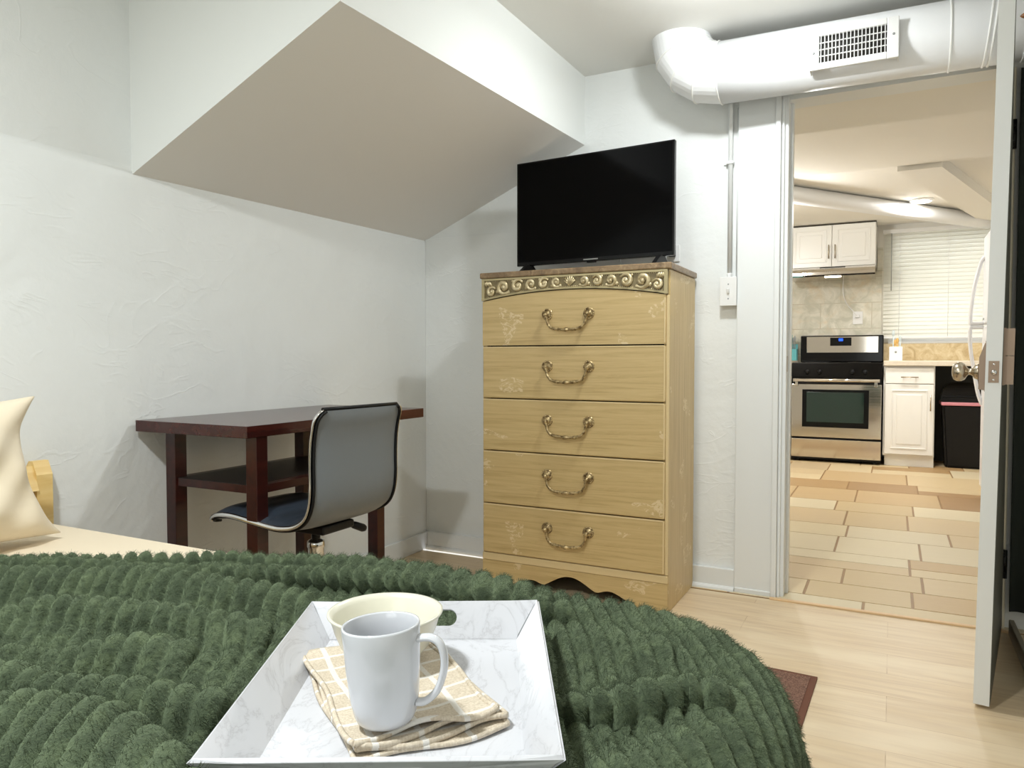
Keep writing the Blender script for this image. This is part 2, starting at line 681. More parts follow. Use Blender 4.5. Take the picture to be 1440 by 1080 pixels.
# left wall: lower part stands slightly proud of the upper part, with a rounded ledge added to stand in for the lamp's cutoff line at 1.53 m
w = MB().box(WA - 0.12, WA - 0.005, YF - 0.1, WB + 0.12, -0.05, CZ + 0.05)
w.prism([(WA - 0.02, -0.05), (WA, -0.05), (WA, 1.50), (WA - 0.0015, 1.525), (WA - 0.006, 1.545), (WA - 0.02, 1.548)], 'Y', YF - 0.1, WB + 0.12)
struct('wall_left', w, 'stucco_white')
w = MB().box(WA - 0.12, DL, WB, WB + 0.12, -0.05, CZ + 0.05)
w.box(DL, DR, WB, WB + 0.12, DH, CZ + 0.05)
w.box(DR, XR + 0.1, WB, WB + 0.12, -0.05, CZ + 0.05)
w.box(WA, -1.06, WB - 0.006, WB + 0.01, 0.0, 1.545, 0.002)
struct('wall_back', w, 'stucco_white')
struct('wall_right', MB().box(XR, XR + 0.1, YF - 0.1, WB, -0.05, CZ + 0.05), 'paint_white')
struct('wall_front', MB().box(WA, XR, YF - 0.1, YF, -0.05, CZ + 0.05), 'paint_white')

# boxed-in underside of a stair: sloping soffit with a level front
s = MB()
P = [Vector(p) for p in ((WA - 0.01, 1.50, 1.512), (WA - 0.01, WB, 1.537), (-1.230, WB, 1.900), (-1.262, 1.50, 1.860))]
Tp = [Vector((p.x, p.y, CZ)) for p in P]
s.poly(P, 1)
s.poly([P[0], P[3], Tp[3], Tp[0]])
s.poly([P[3], P[2], Tp[2], Tp[3]])
s.poly([P[1], P[2], Tp[2], Tp[1]])
s.poly([P[0], P[1], Tp[1], Tp[0]])
s.poly(Tp)
simple('soffit_paint', (238, 235, 230), 0.8)
struct('wall_soffit', s, ['paint_white', 'soffit_paint'])

# baseboards
b = MB().box(WA, WA + 0.014, YF, WB - 0.006, 0.0, 0.085, 0.003)
struct('baseboard_left', b, 'paint_trim')
b = MB().box(WA + 0.014, -0.562, WB - 0.02, WB - 0.0, 0.0, 0.088, 0.003)
b.prism([(WB - 0.034, 0.0), (WB - 0.019, 0.0), (WB - 0.019, 0.018), (WB - 0.026, 0.016), (WB - 0.032, 0.009)], 'X', WA + 0.014, -0.562)
struct('baseboard_back', b, 'paint_trim')

# door casing on the left: flat board, stepped stop mouldings, jamb
t = MB().box(-0.562, -0.418, WB - 0.024, WB, 0.0, CZ - 0.16, 0.003)
t.box(-0.420, -0.398, WB - 0.034, WB + 0.01, 0.0, DH, 0.004)
t.box(-0.398, -0.386, WB - 0.020, WB + 0.02, 0.0, DH, 0.003)
t.box(-0.390, -0.372, WB - 0.008, WB + 0.125, 0.0, DH, 0.003)
t.box(-0.380, -0.362, WB + 0.045, WB + 0.085, 0.0, DH, 0.004)
t.box(-0.560, -0.420, WB - 0.030, WB - 0.020, 0.0, 0.02, 0.003)
tr1 = struct('trim_1', t, 'paint_trim')
sp = MB().box(-0.3725, -0.3705, WB + 0.006, WB + 0.034, 0.90, 0.962, 0.0008)
sp.box(-0.3712, -0.3700, WB + 0.012, WB + 0.028, 0.915, 0.947, 0.0)
tag(sp.build('strike_plate', 'satin_metal', tr1), 'brushed metal strike plate in the white door jamb')
# right jamb
t = MB().box(DR - 0.012, DR + 0.006, WB - 0.008, WB + 0.125, 0.0, DH, 0.003)
t.box(DR + 0.006, DR + 0.021, WB - 0.018, WB, 0.0, 1.955, 0.003)
struct('trim_2', t, 'paint_trim_cream')
t = MB().box(DL, DR, WB + 0.001, WB + 0.119, DH - 0.012, DH, 0.0)
struct('trim_3', t, 'paint_trim')
# wooden threshold strip
t = MB().box(-0.418, DR + 0.05, 3.036, 3.056, 0.0, 0.007, 0.002)
simple('threshold_wood', (222, 188, 144), 0.5)
struct('trim_4', t, 'threshold_wood')

# ------------------------------------------------------------------ kitchen shell
KY, KL, KR = 8.0, -1.7, 1.4
struct('ceiling_kitchen', MB().box(KL - 0.1, KR + 0.1, WB + 0.12, KY + 0.1, 2.235, 2.30).box(KL, KR, WB + 0.12, 5.43, 2.195, 2.24).box(KL, KR, WB + 0.12, 3.72, 2.0, 2.2), 'paint_kitchen')  # lowest box by the doorway is added to make a shaded ceiling band
struct('wall_kitchen_left', MB().box(KL - 0.1, KL, WB + 0.12, KY + 0.1, -0.05, 2.3), 'paint_kitchen')
struct('wall_kitchen_right', MB().box(KR, KR + 0.1, WB + 0.12, KY + 0.1, -0.05, 2.3), 'paint_kitchen')
WX0, WX1, WZ0, WZ1 = -0.04, 0.90, 1.11, 2.14
w = MB().box(KL, WX0, KY, KY + 0.1, -0.05, 2.3).box(WX1, KR, KY, KY + 0.1, -0.05, 2.3)
w.box(WX0, WX1, KY, KY + 0.1, -0.05, WZ0).box(WX0, WX1, KY, KY + 0.1, WZ1, 2.3)
struct('wall_kitchen_back', w, 'paint_kitchen')
struct('trim_5', MB().box(KL, -0.10, KY - 0.012, KY + 0.0, 0.90, 1.86, 0.0).box(-0.14, -0.095, KY - 0.03, KY, 1.80, 2.02, 0.0), 'travertine', 'greenish travertine backsplash tiles behind the stove')
struct('trim_6', MB().box(-0.10, KR, KY - 0.014, KY, 0.93, 1.105, 0.0), 'travertine_warm', 'tan travertine backsplash strip under the kitchen window')
# hand laid rectangular stone tiles over grout
f = MB().box(KL, KR, 3.056, KY, -0.06, -0.001)
tiles = f.bm.loops.layers.color.new('tile')
for fc in f.bm.faces:
    for lp in fc.loops:
        lp[tiles] = rgba((200, 176, 138))
TC = [(232, 221, 198), (229, 217, 192), (236, 228, 208), (226, 211, 184), (238, 231, 214), (231, 219, 196), (228, 216, 194), (236, 229, 212), (216, 197, 166), (210, 190, 160), (234, 224, 202)]
rt = random.Random(11)
y = 3.056
rows = [0.115, 0.22, 0.25, 0.30, 0.36, 0.30, 0.44, 0.34, 0.50, 0.40, 0.55, 0.44, 0.50, 0.42, 0.4, 0.36, 0.4]
for ri, dep in enumerate(rows):
    if y >= KY:
        break
    y1 = min(y + dep, KY)
    x = KL + rt.uniform(-0.3, 0.0)
    while x < KR:
        wd = rt.uniform(0.30, 0.62)
        cuts = [(x, x + wd, y, y1)]
        if rt.random() < 0.25 and dep > 0.28:
            ym = y + dep * rt.uniform(0.4, 0.6)
            cuts = [(x, x + wd, y, ym), (x, x + wd, ym, y1)]
        for (a, b_, c_, d_) in cuts:
            a2, b2 = max(a, KL), min(b_, KR)
            if b2 - a2 > 0.02:
                n0 = len(f.bm.faces)
                g_ = 0.005
                f.box(a2 + g_, b2 - g_, c_ + g_ * 0.7, d_ - g_ * 0.7, -0.004, 0.0015, 0.0012, 1)
                f.bm.faces.ensure_lookup_table()
                cl = TC[rt.randrange(len(TC))]
                if c_ < 4.4 and cl[0] < 216:
                    cl = TC[rt.randrange(8)]
                for fc in f.bm.faces[n0:]:
                    for lp in fc.loops:
                        lp[tiles] = rgba(cl)
        x += wd
    y = y1
struct('floor_kitchen', f, 'stone_tiles')

# kitchen window frame, sash and panes behind the blind
wf = MB()
for (a, b_, c_, d_) in ((WX0, WX0 + 0.05, WZ0, WZ1), (WX1 - 0.05, WX1, WZ0, WZ1), (WX0 + 0.05, WX1 - 0.05, WZ0, WZ0 + 0.05), (WX0 + 0.05, WX1 - 0.05, WZ1 - 0.05, WZ1), (WX0 + 0.05, WX1 - 0.05, 1.60, 1.64)):
    wf.box(a, b_, KY + 0.03, KY + 0.08, c_, d_, 0.004)
w1 = struct('window_1', wf, 'white_plastic')
struct('pane', MB().box(WX0 + 0.05, WX1 - 0.05, KY + 0.052, KY + 0.056, WZ0 + 0.05, 1.60).box(WX0 + 0.05, WX1 - 0.05, KY + 0.052, KY + 0.056, 1.64, WZ1 - 0.05), 'window_glass', parent=w1)
struct('window_sill', MB().box(WX0, WX1, KY - 0.02, KY + 0.03, WZ0 - 0.012, WZ0 + 0.006, 0.003), 'white_plastic', parent=w1)
# dropped beam across the kitchen ceiling
tb = bmesh.new()
bmesh.ops.create_cube(tb, size=1.0)
bea = MB()
pts = [(0.088, 5.45), (0.345, 5.45), (0.90, 7.99), (0.72, 7.99)]
pts = [(0.01, 5.44), (0.262, 5.44), (0.98, 7.99), (0.75, 7.99)]
bea.prism(pts, 'Z', 2.165, 2.236)
tb.free()
struct('trim_7', bea, 'paint_kitchen', 'pale dropped beam crossing the kitchen ceiling at an angle')

# ------------------------------------------------------------------ door leaf, lock, hinges
HX, HY = 0.318, 3.073          # hinge corner
EX, EY = 0.2225, 2.342          # free edge, kitchen-side corner
dv = Vector((EX - HX, EY - HY, 0))
DLn = dv.length
dd = dv.normalized()           # along the leaf from the hinge to the free edge
nn = Vector((-dd.y, dd.x, 0))  # towards the right, the bedroom face
TH = 0.037


def dpt(a, t_, z):             # a along leaf, t_ through thickness (0 = kitchen face), z
    lean = (z - 0.95) * 0.013
    return Vector((HX, HY, z)) + dd * a + nn * t_ + Vector((lean, 0, 0)) * (a / DLn)


dm = MB()


def leafbox(mb, a0, a1, t0, t1, z0, z1, mi=0):
    vs = [mb.bm.verts.new(dpt(a, t_, z)) for z in (z0, z1) for (a, t_) in ((a0, t0), (a1, t0), (a1, t1), (a0, t1))]
    for q in ((0, 1, 2, 3), (7, 6, 5, 4), (0, 4, 5, 1), (1, 5, 6, 2), (2, 6, 7, 3), (3, 7, 4, 0)):
        fc = mb.bm.faces.new([vs[k] for k in q])
        fc.material_index = mi
    return mb


leafbox(dm, 0.0, DLn, 0.0, TH, 0.012, 1.925)
leafbox(dm, 0.0, DLn - 0.002, TH, TH + 0.0015, 0.014, 1.923, 1)
door = struct('door_1', dm, ['door_paint', 'door_face'], 'open white door leaf seen edge-on at the right of the doorway')
lp_ = leafbox(MB(), DLn - 0.001, DLn + 0.0015, 0.007, 0.031, 0.887, 0.945)
latch = tag(lp_.build('latch_plate', 'lock_bronze', door), 'bronze latch plate on the door edge')
lb_ = MB()
c0 = dpt(DLn + 0.001, 0.019, 0.915)
lb_.lathe([(0.0, 0.010), (0.006, 0.009), (0.0075, 0.0), (0.0, 0.0)], c0, 'Y', 14, mat=Matrix.Scale(-1, 3, Vector((0, 1, 0))))
for zz in (0.936, 0.894):
    lb_.sphere(dpt(DLn + 0.001, 0.019, zz), 0.0032, 8, (1, 0.5, 1))
lb_.build('latch_bolt', 'chrome', latch)
# escutcheon and knob on the kitchen face (towards -X)
es = MB()
pa = DLn - 0.06
prof = [(-0.001, 0.865), (-0.016, 0.868), (-0.016, 0.955), (-0.004, 0.993), (-0.001, 0.995)]
es.bm.verts.ensure_lookup_table()
A = [es.bm.verts.new(dpt(pa - 0.032, p[0], p[1])) for p in prof]
B = [es.bm.verts.new(dpt(pa + 0.032, p[0], p[1])) for p in prof]
es.bm.faces.new(A)
es.bm.faces.new(B[::-1])
for i in range(len(prof)):
    es.bm.faces.new((A[i], B[i], B[(i + 1) % len(prof)], A[(i + 1) % len(prof)]))
leafbox(es, pa - 0.035, pa + 0.035, -0.0022, 0.0005, 0.862, 0.999)
tag(es.build('lock_plate', 'lock_bronze', door), 'bronze lock plate behind the round knob')
kn = MB()
kaxis = (-nn).to_3d()
rotm = Vector((0, 0, 1)).rotation_difference(kaxis).to_matrix()
kn.lathe([(0.0, 0.0), (0.022, 0.0), (0.022, 0.004), (0.018, 0.012), (0.012, 0.016), (0.009, 0.020), (0.009, 0.026), (0.013, 0.029), (0.022, 0.034), (0.0265, 0.042), (0.0265, 0.052), (0.022, 0.061), (0.012, 0.065), (0.0, 0.0655)], dpt(pa, -0.016, 0.915), 'Z', 28, mat=rotm)
tag(kn.build('door_knob', 'satin_nickel', door), 'round brushed nickel door knob')
# keypad deadbolt body on the bedroom face
lk = MB()
leafbox(lk, pa - 0.034, pa + 0.034, TH, TH + 0.006, 0.880, 1.034)
leafbox(lk, pa - 0.031, pa + 0.031, TH + 0.006, TH + 0.026, 0.960, 1.032)
leafbox(lk, pa - 0.031, pa + 0.031, TH + 0.006, TH + 0.026, 0.882, 0.9585)
tag(lk.build('lock_body', 'lock_bronze', door), 'boxy bronze lock body on the bedroom side')
for zz in (0.235, 1.72):
    hg = MB()
    hg.tube([dpt(0.004, TH + 0.006, zz - 0.05), dpt(0.004, TH + 0.006, zz + 0.05)], 0.0075, 10)
    leafbox(hg, 0.0, 0.03, TH + 0.001, TH + 0.004, zz - 0.045, zz + 0.045)
    for k in range(3):
        hg.sphere(dpt(0.016, TH + 0.004, zz - 0.028 + 0.028 * k), 0.004, 8)
    tag(hg.build('hinge', 'black_hinge', door), 'black butt hinge')

# dark curtain and trim right of the door
cu = MB()


def cf(u, v):
    x = 0.373 + u * 0.575
    return Vector((x, 3.045 + 0.010 * math.sin(u * 34), 0.075 + v * 1.86))


cu.grid(cf, 70, 6)
o = cu.build('curtain', 'dark_curtain', None, (0.40, 3.045, 0.075))
sm = o.modifiers.new('thickness', 'SOLIDIFY')
sm.thickness = 0.003
tag(o, 'dark green-black curtain hanging on the wall right of the open door', 'curtain')
rod = thing('curtain_rod', 'brown wooden rod with a pointed finial at the top right corner', 'curtain rod', (0.98, 2.76, 2.00))
MB().tube([(0.372, 2.76, 2.0), (0.99, 2.76, 2.0)], 0.0085, 14).build('rod', 'stained_wood', rod)
MB().lathe([(0.0, 0.0), (0.0055, 0.006), (0.0105, 0.016), (0.0135, 0.026), (0.012, 0.034), (0.0075, 0.040), (0.0105, 0.043), (0.0105, 0.049), (0.0, 0.049)], (0.331, 2.76, 2.0), 'X', 20).build('finial', 'stained_wood', rod)
br_ = MB().lathe([(0.0, 0.0), (0.022, 0.0), (0.022, 0.006), (0.014, 0.014), (0.0, 0.014)], (0.999, 2.76, 2.0), 'X', 20, mat=Matrix.Scale(-1, 3, Vector((1, 0, 0))))
br_.build('wall_bracket', 'stained_wood', rod)
struct('trim_8', MB().box(0.370, 0.386, 2.30, 3.02, 0.0, 0.055, 0.003), 'gray_board', 'grey-beige floor trim strip behind the open door')

# ------------------------------------------------------------------ heating duct above the door
DZ, DRD = 2.045, 0.113
duct = thing('air_duct', 'white painted round heating duct with elbow above the doorway', 'duct', (-0.2, 2.93, CZ))
a0 = Vector((-0.60, 2.92, DZ))
a1 = Vector((0.995, 2.955, DZ - 0.006))
MB().tube([a0, a1], DRD, 40).build('duct_pipe', 'paint_duct', duct)
# gored elbow turning up into the ceiling
el = MB()
ec = Vector((-0.60, 2.92, DZ + 0.155))
ang = [R(-90), R(-112.5), R(-135), R(-157.5), R(-180)]
ctr = []
for a in ang:
    ctr.append(ec + Vector((math.cos(a) * 0.155, 0, math.sin(a) * 0.155)))
rings = []
for a, c_ in zip(ang, ctr):
    rd = Vector((math.cos(a), 0, math.sin(a)))
    k_ = DRD
    rings.append([c_ + rd * k_ * math.cos(2 * PI * j / 40) + Vector((0, 1, 0)) * k_ * math.sin(2 * PI * j / 40) for j in range(40)])
vr = [[el.bm.verts.new(p) for p in rg] for rg in rings]
for ra, rb in zip(vr, vr[1:]):
    for j in range(40):
        fc = el.bm.faces.new((ra[j], ra[(j + 1) % 40], rb[(j + 1) % 40], rb[j]))
        fc.smooth = False
el.build('duct_elbow', 'paint_duct', duct)
for rg in (rings[0], rings[1], rings[2], rings[3]):
    cc = sum(rg, Vector()) / 40
    MB().tube([cc + (p - cc) * 1.012 for p in rg], 0.0028, 8, closed=True).build('seam_band', 'duct_band', duct)
for xx in (0.155, 0.265, 0.280, 0.375):
    tt = (xx - a0.x) / (a1.x - a0.x)
    cc = a0.lerp(a1, tt)
    tilt = 0.12 if xx > 0.2 else 0.0
    ring = [cc + Vector((tilt * 0.1 * math.cos(2 * PI * j / 40), 0, 0)) + Vector((0, math.sin(2 * PI * j / 40), math.cos(2 * PI * j / 40))) * DRD * 1.008 for j in range(40)]
    MB().tube(ring, 0.0035, 8, closed=True).build('joint_band', 'duct_band', duct)
# register
RX0, RX1, RZ0, RZ1 = -0.272, 0.004, 1.952, 2.088
RY = 2.925 - DRD - 0.016
rg_ = MB()
iw = (RX0 + 0.030, RX1 - 0.036, RZ0 + 0.024, RZ1 - 0.022)
rg_.box(RX0, iw[0], RY, RY + 0.012, RZ0, RZ1, 0.003)
rg_.box(iw[1], RX1, RY, RY + 0.012, RZ0, RZ1, 0.003)
rg_.box(iw[0], iw[1], RY, RY + 0.012, RZ0, iw[2], 0.003)
rg_.box(iw[0], iw[1], RY, RY + 0.012, iw[3], RZ1, 0.003)
for sx in (RX0, RX1 - 0.004):
    rg_.prism([(RY + 0.002, RZ0 + 0.002), (RY + 0.002, RZ1 - 0.002), (RY + 0.030, RZ1 - 0.002), (RY + 0.014, (RZ0 + RZ1) / 2), (RY + 0.055, RZ0 + 0.002)], 'X', sx, sx + 0.004)
reg = tag(rg_.build('register_frame', 'white_plastic', duct), 'white rectangular air register on the duct')
gr = MB()
for i in range(18):
    x = iw[0] + (iw[1] - iw[0]) * (i + 0.5) / 18
    gr.box(x - 0.0013, x + 0.0013, RY + 0.001, RY + 0.011, iw[2], iw[3])
for i in range(1, 4):
    z = iw[2] + (iw[3] - iw[2]) * i / 4
    gr.box(iw[0], iw[1], RY + 0.004, RY + 0.009, z - 0.0014, z + 0.0014)
gr.build('grille', 'white_plastic', reg)
shade_mb = MB()


def shade_fn(u, v):
    zz_ = iw[2] - 0.006 + (iw[3] - iw[2] + 0.012) * v
    cyy = a0.y + (a1.y - a0.y) * ((iw[0] + (iw[1] - iw[0]) * u - a0.x) / (a1.x - a0.x))
    return Vector((iw[0] - 0.004 + (iw[1] - iw[0] + 0.008) * u, cyy - math.sqrt(max(1e-5, (DRD + 0.0012) ** 2 - (zz_ - DZ) ** 2)), zz_))


shade_mb.grid(shade_fn, 2, 14)
shade_mb.build('register_shade', 'duct_inside_shade', reg)  # dark sheet on the pipe, painted as shade behind the grille
for sx, sz in ((RX0 + 0.013, 2.01), (RX1 - 0.016, 2.03)):
    MB().lathe([(0.0, -0.002), (0.004, -0.001), (0.0045, 0.001), (0.0, 0.001)], (sx, RY, sz), 'Y', 12).build('screw', 'gray_tool', reg)

# ------------------------------------------------------------------ conduit and switch
cond = thing('conduit', 'white painted conduit pipe running down to the light switch', 'conduit', (-0.592, WB, 1.28))
MB().tube([(-0.593, WB - 0.014, 1.275), (-0.593, WB - 0.014, 1.95), (-0.593, WB - 0.03, 1.975)], 0.0095, 12).build('pipe', 'paint_trim', cond)
MB().tube([(-0.566, WB - 0.006, 1.275), (-0.566, WB - 0.006, 1.96)], 0.004, 8).build('side_wire', 'paint_trim', cond)
MB().box(-0.610, -0.579, WB - 0.027, WB, 1.736, 1.748, 0.003).box(-0.622, -0.610, WB - 0.008, WB, 1.737, 1.747, 0.002).build('clamp', 'paint_trim', cond)
MB().lathe([(0.0, 0), (0.012, 0), (0.012, 0.016), (0.010, 0.02), (0.0, 0.02)], (-0.593, WB - 0.014, 1.279), 'Z', 6, smooth=False).build('coupling_nut', 'white_plastic', cond)
sw = thing('light_switch', 'white surface-mounted light switch box beside the door casing', 'switch', (-0.592, WB, 1.22))
MB().box(-0.624, -0.563, WB - 0.034, WB, 1.168, 1.278, 0.003).build('box', 'white_plastic', sw)
pl = MB().box(-0.627, -0.560, WB - 0.039, WB - 0.034, 1.165, 1.281, 0.002).build('wall_plate', 'white_plastic', sw)
MB().box(-0.598, -0.588, WB - 0.049, WB - 0.039, 1.218, 1.236, 0.002, rot=(R(18), 'X', (-0.593, WB - 0.039, 1.226))).build('toggle', 'white_plastic', pl)
for zz in (1.194, 1.252):
    MB().sphere((-0.593, WB - 0.039, zz), 0.003, 8, (1, 0.4, 1)).build('screw', 'gray_tool', pl)

# wall outlet behind the television
ot = thing('wall_outlet', 'white wall outlet with plug just above the dresser top under the television', 'outlet', (-0.84, WB, 1.40))
op = MB().box(-0.915, -0.80, WB - 0.007, WB, 1.36, 1.43, 0.002).build('outlet_plate', 'white_plastic', ot)
MB().box(-0.845, -0.815, WB - 0.030, WB - 0.007, 1.38, 1.41, 0.004).build('plug', 'black_plastic', ot)

# ------------------------------------------------------------------ dresser
DX0, DX1, DY0, DY1, DTOP = -1.520, -0.730, 2.690, 3.078, 1.306
dcx = (DX0 + DX1) / 2
dr = thing('dresser', 'tall light oak five-drawer dresser with carved frieze and scuffed drawers', 'dresser', (dcx, (DY0 + DY1) / 2, 0))
cb = MB()
cb.box(DX0, DX0 + 0.022, DY0 + 0.004, DY1, 0, DTOP - 0.025, 0.002, mi=0)
cb.box(DX1 - 0.022, DX1, DY0 + 0.004, DY1, 0, DTOP - 0.025, 0.002, mi=0)
cb.box(DX0 + 0.02, DX1 - 0.02, DY0 + 0.030, DY1 - 0.004, 0.10, DTOP - 0.026, mi=1)
cb.build('carcass', ['oak_laminate_side', 'dark_gap'], dr)
tp = MB()
tp.box(DX0 - 0.008, DX1 + 0.008, DY0 - 0.012, DY1, DTOP - 0.024, DTOP, 0.005, 3)
tp.build('top', 'marbled_top', dr)
# bottom rail and scalloped plinth
MB().box(DX0 + 0.001, DX1 - 0.001, DY0 - 0.006, DY0 + 0.028, 0.112, 0.143, 0.004).build('bottom_rail', 'oak_edge', dr)
top_z = 0.111


def scallop(n=44):
    pts = []
    x0, x1 = -1.390, -0.862
    for i in range(n + 1):
        t_ = i / n
        x = x0 + (x1 - x0) * t_
        s_ = abs(t_ - 0.5) * 2
        if s_ > 0.86:
            z = 0.004 + 0.026 * math.sin((1 - s_) / 0.14 * PI / 2)
        elif s_ > 0.62:
            z = 0.030 + 0.022 * math.sin((0.86 - s_) / 0.24 * PI / 2)
        elif s_ > 0.42:
            z = 0.046 + 0.006 * math.cos((0.62 - s_) / 0.20 * PI)
        else:
            z = 0.040 + 0.046 * math.sin((0.42 - s_) / 0.42 * PI / 2) ** 1.2
        pts.append((x, z))
    return pts


plm = MB()
sc_ = scallop()
front = [(DX0 + 0.001, 0.0)] + [(DX0 + 0.12, 0.0)] + sc_ + [(DX1 - 0.12, 0.0), (DX1 - 0.001, 0.0)]
for yy0, yy1 in ((DY0 - 0.002, DY0 + 0.020),):
    for (xa, za), (xb, zb) in zip(front, front[1:]):
        if xb - xa < 1e-5:
            continue
        plm.prism([(xa, za), (xb, zb), (xb, top_z), (xa, top_z)], 'Y', yy0, yy1)
bmesh.ops.remove_doubles(plm.bm, verts=plm.bm.verts, dist=1e-5)
plm.build('plinth', 'oak_laminate', dr, (dcx, DY0, 0.05))
# drawers
zs = [(0.146, 0.350), (0.354, 0.570), (0.574, 0.786), (0.790, 1.001)]


def handle(parent, zc):
    for sx in (-0.088, 0.088):
        rs = MB()
        rs.lathe([(0.0, -0.010), (0.006, -0.009), (0.010, -0.006), (0.012, -0.004), (0.023, -0.003), (0.023, 0.001), (0.0, 0.001)], (dcx - 0.006 + sx, DY0 - 0.010, zc), 'Y', 24)
        for k in range(16):
            a = 2 * PI * k / 16
            rs.sphere((dcx - 0.006 + sx + 0.0195 * math.cos(a), DY0 - 0.0135, zc + 0.0195 * math.sin(a)), 0.0034, 6)
        rs.tube([(dcx - 0.006 + sx, DY0 - 0.012, zc), (dcx - 0.006 + sx, DY0 - 0.03, zc - 0.002)], [0.006, 0.0075], 10)
        rs.sphere((dcx - 0.006 + sx, DY0 - 0.031, zc - 0.003), 0.009, 10)
        rs.build('rosette', 'antique_brass', parent)
    half_p = [(0.088, -0.002), (0.084, -0.016), (0.078, -0.036), (0.068, -0.050), (0.050, -0.058), (0.025, -0.061)]
    key = [(-p[0], p[1]) for p in half_p] + [(0.0, -0.062)] + [p for p in half_p[::-1]]
    pts, rr = [], []
    for (px_, pz_) in smoothp(key, 5):
        s_ = abs(px_) / 0.088
        pts.append((dcx - 0.006 + px_, DY0 - 0.034 + 0.003 * s_, zc + pz_))
        rr.append(0.0056 + 0.0036 * math.exp(-(s_ / 0.10) ** 2) + 0.0016 * math.exp(-((s_ - 0.42) / 0.12) ** 2) + 0.0006 * math.sin(s_ * 60))
    hb = MB()
    hb.tube(pts, rr, 10)
    hb.build('bail', 'antique_brass', parent)


def drawer(z0, z1, arch=False):
    x0, x1 = DX0 + 0.006, DX1 - 0.012
    mb = MB()
    if not arch:
        mb.box(x0, x1, DY0 - 0.010, DY0 + 0.02, z0, z1, 0.005, 2)
    else:
        pts = [(x0, z0), (x1, z0)]
        n = 24
        for i in range(n + 1):
            t_ = i / n
            pts.append((x1 + (x0 - x1) * t_, arch_z(x1 + (x0 - x1) * t_) - 0.004))
        mb.prism(pts, 'Y', DY0 - 0.010, DY0 + 0.02)
    o = mb.build('drawer', 'oak_laminate', dr, (dcx, DY0, (z0 + z1) / 2 + 0.001))
    zc = (z0 + z1) / 2 + (0.026 if not arch else 0.0)
    handle(o, zc if not arch else 1.127)
    # pale bevelled edge strips on top and right of the front
    ed = MB()
    if not arch:
        ed.box(x0 + 0.004, x1 - 0.004, DY0 - 0.0112, DY0 - 0.004, z1 - 0.006, z1 - 0.0006, 0.0015)
    ed.box(x1 - 0.007, x1 - 0.0006, DY0 - 0.0112, DY0 - 0.004, z0 + 0.004, z1 - 0.004 - (0.005 if arch else 0), 0.0015)
    ed.build('edge_banding', 'oak_edge', o)
    return o


def arch_z(x):
    t_ = (x - dcx) / 0.395
    return 1.189 + 0.036 * (1 - t_ * t_)


for z0, z1 in zs:
    drawer(z0, z1)
drawer(1.006, 1.186, True)
# right front stile
MB().box(DX1 - 0.012, DX1 - 0.0005, DY0 - 0.004, DY0 + 0.006, 0.145, 1.186, 0.002).build('stile', 'oak_edge', dr)

# carved frieze
fx0, fx1 = DX0 + 0.003, DX1 - 0.006
fz1 = DTOP - 0.026


def band(mb, inset_lo, inset_hi, ins_x, y0, y1):
    n = 40
    lo = [(fx0 + ins_x + (fx1 - fx0 - 2 * ins_x) * i / n) for i in range(n + 1)]
    poly = [(x, arch_z(x) + inset_lo) for x in lo] + [(x, fz1 - inset_hi) for x in lo[::-1]]
    for i in range(n):
        mb.prism([(lo[i], arch_z(lo[i]) + inset_lo), (lo[i + 1], arch_z(lo[i + 1]) + inset_lo), (lo[i + 1], fz1 - inset_hi), (lo[i], fz1 - inset_hi)], 'Y', y0, y1)
    bmesh.ops.remove_doubles(mb.bm, verts=mb.bm.verts, dist=1e-5)


fz = MB()
band(fz, 0.0, 0.0, 0.0, DY0 - 0.006, DY0 + 0.01)
frz = fz.build('frieze', 'frieze_paint', dr)
# raised border
bd = MB()


def strip(mb, path, wd, y0, y1):
    for (xa, za), (xb, zb) in zip(path, path[1:]):
        d = Vector((xb - xa, zb - za))
        nrm = Vector((-d.y, d.x)).normalized() * wd
        mb.prism([(xa, za), (xb, zb), (xb + nrm.x, zb + nrm.y), (xa + nrm.x, za + nrm.y)], 'Y', y0, y1)


xs_ = [fx0 + (fx1 - fx0) * i / 30 for i in range(31)]
strip(bd, [(x, arch_z(x)) for x in xs_], 0.008, DY0 - 0.013, DY0 - 0.005)
strip(bd, [(x, fz1) for x in xs_[::-1]], 0.008, DY0 - 0.013, DY0 - 0.005)
strip(bd, [(fx1, arch_z(fx1) + 0.0005), (fx1, fz1 - 0.0005)], 0.013, DY0 - 0.0135, DY0 - 0.005)
strip(bd, [(fx0, fz1 - 0.0005), (fx0, arch_z(fx0) + 0.0005)], 0.013, DY0 - 0.0135, DY0 - 0.005)
simple('border_paint', (176, 162, 122), 0.45)
bd.build('border', 'border_paint', frz)
# beading along the border
nb = 92
for low in (True, False):
    be = MB()
    for i in range(nb + 1):
        x = fx0 + 0.022 + (fx1 - fx0 - 0.044) * i / nb
        be.sphere((x, DY0 - 0.007, arch_z(x) + 0.0105 if low else fz1 - 0.0105), 0.0024, 6)
    be.build('beading', 'frieze_metal', frz)
# scrollwork
sw_ = MB()


def spiral(cx, cz, r0, turns, a0_, sgn, rt0=0.0082, tail=None):
    pts, rr = [], []
    n = 34
    for i in range(n + 1):
        t_ = i / n
        a = a0_ + sgn * turns * 2 * PI * t_
        rad = r0 * (1 - 0.74 * t_)
        pts.append((cx + rad * math.cos(a), DY0 - 0.0085 - 0.004 * math.sin(t_ * PI), cz + rad * math.sin(a)))
        rr.append(rt0 * (r0 / 0.0235) ** 0.8 * (0.30 + 0.75 * math.sin(min(1, t_ * 1.25 + 0.12) * PI * 0.8)))
    sw_.tube(pts, rr, 8)
    sw_.sphere((cx, DY0 - 0.013, cz), r0 * 0.40, 10, (1, 0.7, 1))


